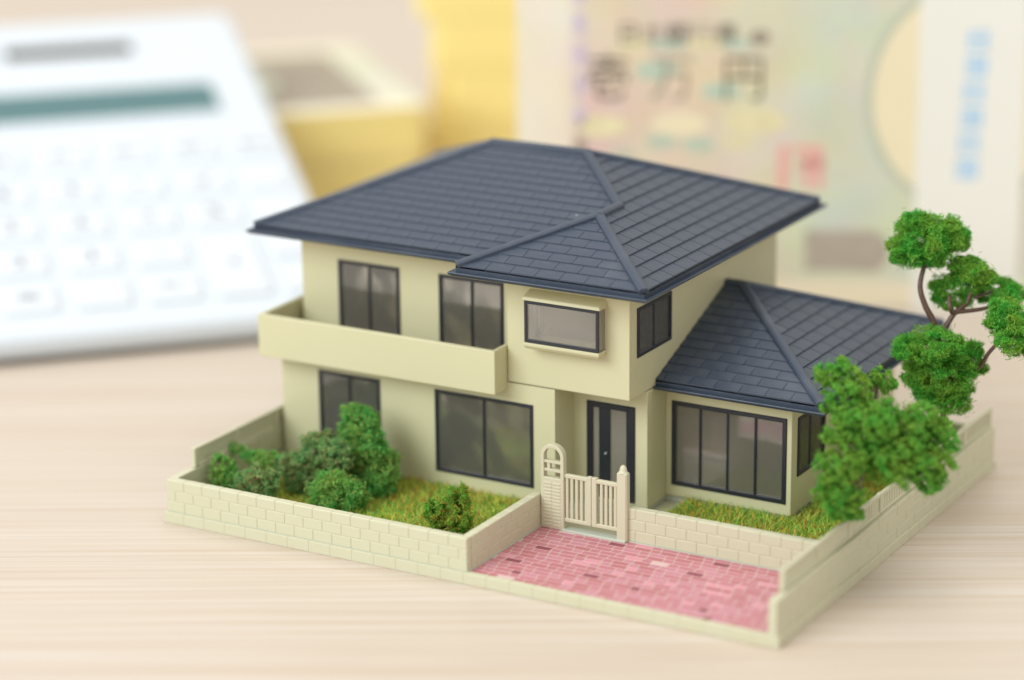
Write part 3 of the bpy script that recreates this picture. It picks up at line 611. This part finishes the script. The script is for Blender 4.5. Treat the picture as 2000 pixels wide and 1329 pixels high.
for i, (s_, par) in enumerate(front):
    sz, rect, b0, row, a, fl, org, ad, bd, z0 = s_
    if i < 330:
        if fl:
            key = (org, ad, round(row, 4))
            if key not in smesh:
                m_ = shingle_mesh(rect, b0, row, org, ad, bd, z0).mesh('shingle', oh); m_.materials.append(M['roof']); smesh[key] = (m_, a, b0)
            m_, a_, b_ = smesh[key]; da, db = a - a_, b0 - b_
            link('shingle', m_, par, (ad[0]*da + bd[0]*db, ad[1]*da + bd[1]*db, PITCH * db))
        else: shingle_mesh(rect, b0, row, org, ad, bd, z0).build('shingle', M['roof'], par, oh)
    else: shingle_mesh(rect, b0, row, org, ad, bd, z0, bulk[par])
for s_ in shD + shE: shingle_mesh(s_[1], s_[2], s_[3], *s_[6:], bulk[roof])
for s_ in shH: shingle_mesh(s_[1], s_[2], s_[3], *s_[6:], bulk[wroof])
for par, mb_ in bulk.items():
    if mb_.v: tag(mb_.build('shingle_remainder', M['roof'], par, oh, weld=False), kind='stuff')
rc = 0.82
cap((*A1, ZR), (*A2, ZR), rc, roof, ext=0.5); cap((71.1, 25.1, ZE + 0.1), (*AP, ZA), rc, roof); cap((*JN, ZA), (*A2, ZR), rc, roof); cap((*AP, ZA), (*JN, ZA), rc, roof, lift=0.2, ext=0.35)
cap((39.0, 25.1, ZE + 0.1), (*AP, ZA), rc, roof, lift=0.18); cap((71.0, 88.6, ZE), (*A2, ZR), 0.8, roof); cap((-3.1, 31.7, ZE + 0.05), (*A1, ZR), 0.8, roof, lift=0.0); cap((-3.0, 88.6, ZE), (*A1, ZR), 0.8, roof)
cap((*R1, ZWR), (*R2, ZWR), 0.7, wroof, ext=0.1); cap((93.7, 39.0, ZW + 0.1), (*R2, ZWR), rc, wroof); cap((93.6, 88.3, ZW), (*R2, ZWR), 0.8, wroof)

# ------------------------------------------------------------------ lawn
tb = MB(); tb.box(1.7, 1.8, 1.0, 53.5, 30.6, 1.72); tb.box(69.5, 24.2, 1.0, 103.3, 42.95, 1.74); tb.box(87.4, 42.95, 1.0, 103.3, 83.7, 1.70); tb.box(1.7, 30.6, 1, 2.5, 83.7, 1.6)
tag(tb.build('garden_ground', M['turf']), kind='structure')
MB_p = MB(); MB_p.box(53.6, 23.2, 1.0, 69.4, 36.5, 1.66); tag(MB_p.build('entrance_path', M['base']), kind='structure')
def fast_mesh(name, verts, quads, mat):
    me = bpy.data.meshes.new(name); nv, nf = len(verts), len(quads)
    me.vertices.add(nv); me.vertices.foreach_set('co', (verts * S).astype(np.float32).ravel())
    k = quads.shape[1]; me.loops.add(nf * k); me.loops.foreach_set('vertex_index', quads.astype(np.int32).ravel())
    me.polygons.add(nf); me.polygons.foreach_set('loop_start', np.arange(0, nf * k, k, dtype=np.int32))
    me.update(calc_edges=True); me.validate(); me.materials.append(mat); return me
def blades(regions):
    P = []
    for (x0, x1, y0, y1, n_, z) in regions:
        p = rng.random((n_, 3)); P.append(np.c_[x0 + p[:, 0]*(x1-x0), y0 + p[:, 1]*(y1-y0), np.full(n_, z)])
    P = np.vstack(P); n_ = len(P); an = rng.random(n_) * 2 * np.pi; ln = rng.uniform(0.6, 1.7, n_); le = rng.uniform(0.3, 1.05, n_); az = rng.random(n_) * 2 * np.pi
    wd = np.c_[np.cos(an), np.sin(an), np.zeros(n_)] * rng.uniform(0.06, 0.10, n_)[:, None]
    tip = P + np.c_[np.cos(az)*ln*le, np.sin(az)*ln*le, ln * np.sqrt(1 - le**2 * 0.8)]
    mid = P + (tip - P) * 0.5 + np.c_[np.zeros(n_), np.zeros(n_), ln * 0.12]
    V = np.stack([P - wd, P + wd, mid + wd * 0.8, mid - wd * 0.8, tip + wd * .25, tip - wd * .25], 1).reshape(-1, 3); b_ = np.arange(n_)[:, None] * 6
    Q = np.vstack([b_ + [[0, 1, 2, 3]], b_ + [[3, 2, 4, 5]]])
    return fast_mesh('grass', V, Q, M['grass'])
tag(link('grass', blades([(1.9, 53.2, 2.0, 30.1, 21000, 1.7), (70.0, 102.8, 24.6, 42.4, 11000, 1.72), (88.0, 102.8, 42.4, 83.0, 10000, 1.68)])), 'short green and yellow flock grass covering the garden beds', 'grass', kind='stuff')

# ------------------------------------------------------------------ foam foliage
def foliage(lobes, density, length, width, seed, rough=0.22, fill=0.5, curl=1.0, hole=0.9):
    """short curled fibres filling a shell of lumpy ellipsoids"""
    g = np.random.default_rng(seed); Ps, Ns = [], []
    for (cx, cy, cz, rx, ry, rz) in lobes:
        ar = 4 * np.pi * ((rx*ry)**1.6 / 3 + (rx*rz)**1.6 / 3 + (ry*rz)**1.6 / 3) ** (1/1.6); n_ = int(ar * density)
        d_ = g.normal(size=(n_, 3)); d_ /= np.linalg.norm(d_, axis=1)[:, None]
        ph = g.random(9) * 6.28; fr = g.uniform(2.2, 5.5, (9, 3)) * g.choice([-1, 1], (9, 3))
        bumps = sum(np.sin(d_ @ fr[k] * (1 + k * 0.35) + ph[k]) / (1 + 0.45 * k) for k in range(9)) * 0.30
        r = 1 + rough * bumps - fill * g.random(n_) ** 2.2
        r = r + np.where(g.random(n_) < 0.06, g.random(n_) * 0.35, 0)
        Ps.append(np.array([cx, cy, cz]) + d_ * r[:, None] * np.array([rx, ry, rz])); Ns.append(d_)
    P = np.vstack(Ps); Nn = np.vstack(Ns)
    kk = g.normal(size=(7, 3)); kk *= (g.uniform(2.8, 5.6, 7) / np.linalg.norm(kk, axis=1))[:, None]; ph = g.random(7) * 6.28
    keep = sum(np.sin(P @ kk[i] + ph[i]) for i in range(7)) > hole            # open pockets between the fibres
    P, Nn = P[keep], Nn[keep]; n_ = len(P)
    t = g.normal(size=(n_, 3)) + Nn * 0.35; t /= np.linalg.norm(t, axis=1)[:, None]
    w = np.cross(t, g.normal(size=(n_, 3))); w /= np.linalg.norm(w, axis=1)[:, None]; up = np.cross(t, w)
    L_ = length * g.uniform(0.5, 1.3, n_)[:, None]; wd = w * (width * g.uniform(0.6, 1.3, n_))[:, None]; c_ = curl * g.uniform(-0.5, 0.5, n_)[:, None]
    pts = [P - t * L_ * 0.5, P - t * L_ * 0.17 + up * L_ * c_ * 0.5, P + t * L_ * 0.2 + up * L_ * c_ * 0.45, P + t * L_ * 0.5 - up * L_ * c_ * 0.15]
    V = np.stack([q for p in pts for q in (p - wd, p + wd)], 1).reshape(-1, 3); b_ = np.arange(n_)[:, None] * 8
    Q = np.vstack([b_ + [[0, 1, 3, 2]], b_ + [[2, 3, 5, 4]], b_ + [[4, 5, 7, 6]]])
    return V, Q
def lumps(lobes, seed, k=7, core=0.80):
    g = random.Random(seed); out = []
    for (x, y, z, rx, ry, rz) in lobes:
        out.append((x, y, z, rx * core, ry * core, rz * core)); m_ = min(rx, ry, rz)
        for _ in range(k if m_ > 1.5 else 3):
            a, h = g.uniform(0, 6.283), g.uniform(-0.85, 1); q = math.sqrt(1 - h * h); r = m_ * g.uniform(0.22, 0.50)
            out.append((x + (rx - r * 0.45) * q * math.cos(a), y + (ry - r * 0.45) * q * math.sin(a), z + (rz - r * 0.5) * h, r * g.uniform(0.9, 1.25), r * g.uniform(0.9, 1.25), r * g.uniform(0.75, 1.05)))
    return out
def plant(name, loc, label, cat, lobes, mat, seed, density=54, length=0.80, width=0.058, stems=(), trunk=None, group='bushes on the walled lawn', fill=0.5, rough=0.36, k=7, core=0.90, hole=0.1):
    t = thing(name, loc, label, cat, group)
    V, Q = foliage(lumps(lobes, seed, k, core), density, length, width, seed, fill=fill, rough=rough, hole=hole)
    link('crown', fast_mesh('crown', V - np.array(loc, dtype=float), Q, mat), t)
    if trunk: MB().tube(*trunk, 8).build('trunk', M['bark'], t, loc, smooth=True)
    for st in stems: MB().tube(*st, 8).build('branch', M['bark'], t, loc, smooth=True)
    return t
def smooth_path(pts, n_=6):
    P = [Vector(p) for p in pts]; out = []
    for i in range(len(P) - 1):
        a, b_, c_, d_ = P[max(0, i-1)], P[i], P[i+1], P[min(len(P)-1, i+2)]
        for k in range(n_):
            u = k / n_; out.append(tuple(0.5 * ((2*b_) + (c_ - a)*u + (2*a - 5*b_ + 4*c_ - d_)*u*u + (3*b_ - a - 3*c_ + d_)*u**3)))
    out.append(tuple(P[-1])); return out
def tap(pts, r0, r1): p = smooth_path(pts); return (p, [r0 + (r1 - r0) * i / (len(p) - 1) for i in range(len(p))])

LA = [(98.6,68.2,41.4,5.2,4.6,4.4),(95.7,66.1,40.3,2.6,2.6,3.0),(101.2,70.1,42.4,2.9,2.9,2.9),(97.2,67.4,43.6,2.4,2.4,1.9),(105.1,70.2,36.4,3.3,3.0,2.8),(103.4,70.0,37.4,2.2,2.2,2.0),(102.1,70.6,32.9,3.6,3.0,2.9),(106.5,76.0,32.9,3.2,2.8,2.3),(109.3,77.5,32.0,2.4,2.2,1.7),
      (112.2,66.3,31.2,3.4,3.0,3.0),(115.2,63.7,29.4,3.6,3.2,3.3),(109.8,72.5,32.4,2.4,2.4,1.6),(102.2,62.5,26.1,5.0,4.4,3.5),(98.9,59.2,26.4,2.5,2.3,2.2),(103.3,63.6,20.6,5.2,4.6,4.2),(106.5,66.0,23.5,2.8,2.8,3.2),(100.6,62.0,21.4,3.2,2.8,3.0),(104.6,64.4,17.2,3.2,3.0,2.4)]
plant('tree', (101.5, 70.5, 1.65), 'taller model tree with separate foam foliage pads on bare twisted branches above the railing', 'tree', LA, M['tree'], 3, group='trees along the boundary railing', density=58, length=0.80, width=0.05, fill=0.40, rough=0.36, k=10, core=0.88, hole=0.45,
      trunk=tap([(101.5,70.5,1.2),(101.6,70.2,8.5),(102.1,67.8,13.3),(102.5,66.2,19.6),(101.3,65.6,28.0),(99.4,65.3,31.8),(98.3,65.7,34.8),(98.6,67,38.5)], 0.75, 0.36),
      stems=[tap([(102.0,65.8,27.0),(103.4,67.0,30.4),(105.0,68.7,32.3),(105.3,69.8,35)], 0.5, 0.3), tap([(103.6,67.2,30.8),(106.6,69.2,31.1),(108.9,70.7,31.5),(112.4,69.0,31.4)], 0.38, 0.24), tap([(103.4,67.1,30.5),(103.1,66.2,31.8),(102.6,67.2,33.3)], 0.42, 0.3),
             tap([(102.6,66,20.0),(106.4,65.2,21.4),(108.8,65.3,23.4),(110.2,64.8,25.8),(112.6,64.7,28.9)], 0.45, 0.28), tap([(106,69.4,33),(107,73,33),(107.5,76,33)], 0.3, 0.2)])
LBt = [(99.2,32.8,29.0,3.3,3.2,2.7),(97.2,32.4,29.4,2.0,1.9,1.5),(101.1,30.9,26.1,3.4,3.2,3.1),(102.2,41.0,26.6,2.3,2.3,1.8),(105.5,29.6,23.5,4.8,4.4,3.8),(110.3,34.4,22.1,4.6,4.2,4.2),(109.4,29.0,19.2,5.6,4.6,3.8),(113.6,32.3,17.8,3.2,3.2,3.5),(103.9,23.6,19.3,3.5,3.2,3.1),(103.3,24.0,14.0,3.5,3.1,3.7),(102.4,25.5,23.2,2.4,2.2,2.0),(114.6,35.2,21.4,2.2,2.2,2.2)]
plant('tree', (101.4, 33.0, 1.65), 'lower spreading model tree beside the wing corner, its foliage hanging over the boundary railing', 'tree', LBt, M['tree2'], 5, group='trees along the boundary railing', density=52, length=0.9, width=0.058, fill=0.46, rough=0.40, k=8, core=0.86, hole=0.45,
      trunk=tap([(101.4,33.0,1.2),(101.9,32.6,9),(103.4,31.2,15.5),(103.9,30.0,19.7),(103.2,30.2,23.6),(100.5,31.7,27.8)], 0.75, 0.4),
      stems=[tap([(103.7,30.4,18.5),(107,30.6,20.6),(110,32.4,21.7)], 0.45, 0.28), tap([(103.5,31,16.5),(103.7,27.5,18),(103.6,24.5,18)], 0.42, 0.26), tap([(103.2,30.2,22.5),(102.5,36,25),(102.2,40,26.4)], 0.36, 0.22)])
plant('bush', (23.2, 22.6, 1.7), 'tall green bush rising in front of the ground-floor window', 'bush', [(21.6,23.0,12.2,3.3,3.0,3.1),(20.6,23.2,14.2,1.9,1.9,1.7),(23.3,22.7,7.9,3.9,3.6,3.7),(24.6,22.4,10.6,2.2,2.2,2.4),(26.3,21.4,4.4,2.9,2.9,2.9),(23.0,22.6,3.6,3.2,3.0,2.4)], M['bush'], 21, stems=[tap([(23.2,22.6,1.4),(23,22.6,6),(22,23,11)], 0.5, 0.25)])
plant('bush', (18.0, 18.2, 1.7), 'broad dull green bush with brownish tips next to the tall bush', 'bush', [(17.4,18.8,8.2,3.9,3.4,3.5),(15.9,18.0,4.6,3.1,3.0,3.1),(20.6,17.8,8.6,2.9,2.7,2.9),(18.6,18.0,4.0,3.6,3.2,2.6)], M['dull'], 22, stems=[tap([(18,18.2,1.4),(17.6,18.6,7)], 0.45, 0.25)])
plant('bush', (24.0, 13.2, 1.7), 'rounded bright green bush in front of the tall bush', 'bush', [(22.8,13.6,4.9,4.2,3.4,3.1),(26.2,13.6,4.6,2.7,2.5,2.5),(24.0,13.2,3.2,3.4,3.0,1.9)], M['bush'], 23)
plant('bush', (12.4, 8.6, 1.7), 'low mottled green bush close behind the brick wall, between the sprig and the wall', 'bush', [(12.6,9.2,5.8,3.1,2.6,2.4),(9.7,8.8,5.3,1.9,1.8,1.8),(12.0,8.6,3.4,3.0,2.4,2.0)], M['dull'], 24)
plant('bush', (4.7, 9.4, 1.7), 'small dark pointed bush in the wall corner under the railing end', 'bush', [(4.6,9.5,6.5,1.9,1.8,2.0),(4.0,9.6,8.0,0.9,0.9,1.2),(6.0,9.3,5.6,1.8,1.6,1.9),(4.9,9.4,3.4,2.0,1.8,2.0)], M['bush'], 25)
plant('bush', (8.4, 16.0, 1.7), 'slanting leafy sprig reaching towards the railing', 'bush', [(2.6,16.0,7.9,1.0,0.9,0.9),(4.2,16.0,7.2,1.4,1.2,1.1),(6.4,16.0,6.7,1.9,1.6,1.3),(9.4,16.0,6.9,2.2,1.8,1.5),(8.8,16.0,4.2,1.8,1.7,2.6)], M['bush'], 26, density=26)
plant('bush', (14.0, 16.6, 1.7), 'small dull green bush tucked against the broad bush', 'bush', [(12.6,16.8,6.2,2.3,2.1,2.2),(14.2,16.4,4.2,2.4,2.2,2.5)], M['dull'], 27)
plant('bush', (47.2, 9.0, 1.7), 'lone small olive green bush by the corner of the brick wall', 'bush', [(47.4,9.8,8.6,2.0,2.0,2.5),(45.0,9.0,6.3,2.9,2.3,2.1),(48.8,9.0,6.4,2.1,2.0,2.0),(46.8,9.0,3.6,3.0,2.4,2.2)], M['olive'], 28)

# ------------------------------------------------------------------ banknotes
def text_mesh(body, size, mat):
    cu = bpy.data.curves.new('glyphs', 'FONT'); cu.body = body; cu.size = size * S; cu.align_x = 'CENTER'; cu.align_y = 'CENTER'; cu.extrude = 0.00004; cu.resolution_u = 3
    o = bpy.data.objects.new('glyphs', cu); COL.objects.link(o)
    me = bpy.data.meshes.new_from_object(o.evaluated_get(bpy.context.evaluated_depsgraph_get())); bpy.data.objects.remove(o); bpy.data.curves.remove(cu)
    me.materials.clear(); me.materials.append(mat); return me
def flat(pts, mat, parent, name, z):
    k = len(pts)
    return MB().prism(pts, z, z + 0.06).build(name, mat, parent)
def ell(cx, cy, rx, ry, n_=40): return [(cx + rx * math.cos(2*math.pi*k/n_), cy + ry * math.sin(2*math.pi*k/n_)) for k in range(n_)]
def rect(x0, y0, x1, y1): return [(x0, y0), (x1, y0), (x1, y1), (x0, y1)]

BT = 12.3
def bundle(loc, rotz, label, group=None, standing=False, detail=False, face=True, mat=None):
    """a wad of notes 160 x 76 mm; local x = long side, y = short side, z = thickness"""
    t = thing('banknote_bundle', loc, label, 'banknotes', group, rot=(math.radians(90) if standing else 0, 0, rotz))
    rr = 3.0; pl = []
    for (cx, cy, a0) in ((160 - rr, rr, -90), (160 - rr, 76 - rr, 0), (rr, 76 - rr, 90), (rr, rr, 180)):
        pl += [(cx + rr * math.cos(math.radians(a0 + q)), cy + rr * math.sin(math.radians(a0 + q))) for q in (0, 22.5, 45, 67.5, 90)]
    if standing: MB().cbox(0, 0, 0.01, 160, 76, BT - 0.12, 0.15).build('note_block', mat or M['paper'], t)
    else: MB().prism(pl, 0.01, BT - 0.12).build('note_block', mat or M['paper'], t, bevel=0.5)
    if not face: return t
    nf = (MB().box(0, 0, BT - 0.12, 160, 76, BT) if standing else MB().prism(pl, BT - 0.12, BT)).build('top_note', M['note'], t)
    z = BT - 0.01
    if detail:
        for s_, x in (('壱', 17.6), ('万', 30.0), ('円', 43.6)):
            me = text_mesh(s_, 9.8, M[{'壱': 'ink', '万': 'brown', '円': 'ink2'}[s_]]); o = link('printed_character', me, nf, (x, 45.0, BT + 0.05))
            o.scale = (0.9, 1.0, 1)
        for k, s_ in enumerate('日本銀行券'):
            link('printed_character', text_mesh(s_, 4.8, M['ink' if k % 2 == 0 else 'brown']), nf, (21.5 + k * 4.7, 53.8, BT + 0.05))
        flat(ell(46.6, 53.4, 2.0, 1.5), M['brown'], nf, 'printed_mark', z)
        for x, w_, m_ in ((22.5, 3, 'gold'), (29, 4, 'teal'), (36, 3.4, 'gold'), (42, 3, 'teal')): flat(ell(x, 52.2, w_, 1.2), M[m_], nf, 'printed_ornament', z)
        for x, y, w_, m_ in ((16.5, 36, 5, 'gold'), (27, 47, 4.4, 'teal'), (39.5, 43, 4.2, 'teal'), (46, 37.2, 6, 'gold'), (20.5, 30.5, 2.2, 'ring'), (28, 33, 3.0, 'teal'), (35, 32.5, 3.2, 'teal'), (31.5, 36.5, 5.5, 'cream'), (42.5, 33.0, 3, 'gold')): flat(ell(x, y, w_, w_ * 0.42), M[m_], nf, 'printed_ornament', z)
        for k in range(6): flat(rect(11.2, 30 + k * 6, 13.2, 34 + k * 6), M['lilac' if k % 2 else 'brown'] if k in (0, 5) else M['lilac'], nf, 'printed_edge_mark', z)
        ring = flat(ell(86, 42.0, 19.3, 22.5, 60), M['ring'], nf, 'watermark_ring', z); flat(ell(86, 42.0, 17.6, 20.8, 60), M['cream'], ring, 'watermark_field', z + 0.07)
        sq = flat(rect(50.6, 23.6, 52.4, 32.4), M['red'], nf, 'seal_mark', z)
        for (a, b_, c_, e_) in ((53.2, 31.2, 59.2, 32.4), (54.6, 27.8, 59.4, 29.8), (55.4, 23.8, 56.8, 31), (57.6, 24, 59.2, 31)): flat(rect(a, b_, c_, e_), M['red'], sq, 'seal_stroke', z + 0.004)
        flat(rect(56, 7.4, 69, 15.6), M['panel'], nf, 'printed_panel', z); flat(ell(69, 11.4, 3.2, 4.1), M['panel'], nf, 'printed_panel', z + 0.07)
        flat(rect(150, 6.0, 158, 15.0), M['teal'], nf, 'printed_panel', z); flat(ell(106, 14, 5, 4), M['teal'], nf, 'printed_ornament', z); flat(ell(118, 42, 17, 26, 60), M['brown'], nf, 'portrait_oval', z)
        band = MB().box(76.9, -0.12, -0.12, 97.2, 76.12, BT + 0.25).build('paper_band', M['band'], t)
        random.seed(5)
        for k in range(6):       # blue stamped characters, too soft to read: strokes only
            cy = 53.0 - k * 5.0; cx = 88.0 - k * 0.28
            strokes = MB(); zz = BT + 0.2
            rows = (1.6, 0.2, -1.3) if k % 2 == 0 else (1.7, 0.6, -0.5, -1.6)
            for r_ in rows: strokes.box(cx - 2.1, cy + r_ - 0.3, zz, cx + 2.1, cy + r_ + 0.3, zz + 0.07)
            for c_ in ((-1.5, 1.3) if k % 2 == 0 else (-0.2, 1.6)): strokes.box(cx + c_ - 0.3, cy - 1.9, zz, cx + c_ + 0.3, cy + 1.9, zz + 0.08)
            strokes.build('stamped_character', M['blue'], band, weld=False)
    else:
        flat(rect(9, 8, 151, 68), M['brown'], nf, 'printed_field', z)
        flat(ell(118, 38, 15, 22), M['ring'], nf, 'portrait_oval', z + 0.07)
    return t
# standing wad facing the camera: its face looks towards (0.437,-0.899)
nx, ny = 0.437, -0.899
bundle((-13 + 0.899*2 - nx * BT, 130.4 + 0.437*2 - ny * BT, 0.15), math.atan2(0.437, 0.899), 'wad of banknotes standing on its long edge, wrapped in a white paper band', standing=True, detail=True, mat=M['paper2'])
# pile under the calculator
ang = math.atan2(0.715, 0.699); dxv = Vector((0.699, 0.715, 0)); dyv = Vector((-0.715, 0.699, 0))
P0 = Vector((-69, 189.5, 0))
for k, zz in enumerate((0, 11.75)):
    c_ = P0 - dxv * (160 - k * 1.2)
    b_ = bundle((c_.x, c_.y, zz), ang, ['wad of banknotes lying flat on the desk, lower one of the pair propping the calculator', 'wad of banknotes lying on another wad, its printed top half hidden by the calculator'][k], 'piled banknote wads')
    b_.scale = (1, 1, 11.75 / BT)
# taller pile
ang2 = math.atan2(0.4984, 0.8668)
Tt = Vector((-85.6, 219.75, 0)); rv = Vector((0.8668, 0.4984, 0))
for k, (du, lab) in enumerate(((-0.9, 'bottom wad of banknotes in the tall pile behind the standing wad'), (3.6, 'second wad from the bottom of the tall banknote pile, pushed inwards'), (0.0, 'third wad from the bottom of the tall banknote pile'), (-3.1, 'top wad of the tall banknote pile, overhanging the wad below'))):
    c_ = Tt + rv * du
    bundle((c_.x, c_.y, k * BT), ang2, lab, 'piled banknote wads', face=(k == 3))

# ------------------------------------------------------------------ calculator leaning on the pile
tau = math.radians(14)
calc = thing('calculator', (-25.4, 102.1, 0.0), 'white desktop calculator tilted up against the flat banknote wads', 'calculator', rot=(tau, 0, ang))
X0, X1, Y1, H0, H1c = -128.0, -3.0, 141.0, 0.1, 6.0
bd = MB(); bd.box(X0, 0, H0, X1, Y1, H1c); body = bd.build('body', M['white'], calc)
mod = body.modifiers.new('bevel', 'BEVEL'); mod.width = 0.0028; mod.segments = 4
MB().cbox(X0 + 6, 86.5, H1c - 0.3, -13.0, 104.5, H1c + 0.35, 0.3).build('display_bezel', M['white'], calc)
MB().cbox(X0 + 9, 88.2, H1c + 0.1, -14.5, 102.0, H1c + 0.5, 0.1).build('display', M['lcd'], calc)
MB().cbox(-57, 120.6, H1c - 0.2, -28.5, 126.2, H1c + 0.25, 0.1).build('solar_panel', M['solar'], calc)
cols = [-119.5, -106.0, -92.3, -78.4, -64.7, -51.0, -37.6, -24.2, -11.6]; rows = [13.0, 27.1, 41.3, 55.4, 70.6]
leg = {(4,0):'00',(5,0):'.',(6,0):'+/-',(3,0):'0',(3,1):'1',(4,1):'2',(5,1):'3',(6,1):'-',(3,2):'4',(4,2):'5',(5,2):'6',(6,2):'×',(3,3):'7',(4,3):'8',(5,3):'9',(6,3):'÷',(7,0):'+',(7,2):'%',(7,3):'√',(5,4):'M-',(6,4):'M+',(7,4):'GT',(8,4):'AC',(4,4):'MR',(3,4):'MC'}
for i, cx in enumerate(cols):
    if i < 2: continue
    for j, cy in enumerate(rows):
        if i == 7 and j == 1: continue
        w_ = 5.3 if i < 8 else 4.6; y0_, y1_ = cy - 5.2, cy + 5.2
        if i == 7 and j == 0: y1_ = rows[1] + 5.2
        k_ = MB(); k_.box(cx - w_, y0_, H1c - 0.4, cx + w_, y1_, H1c + 0.9); ko = k_.build('key', M['key'], calc)
        md = ko.modifiers.new('bevel', 'BEVEL'); md.width = 0.0007; md.segments = 2
        if (i, j) in leg:
            link('key_legend', text_mesh(leg[(i, j)], 5.4 if len(leg[(i, j)]) == 1 else 4.0, M['legend']), ko, (cx, (y0_ + y1_) / 2, H1c + 0.93))
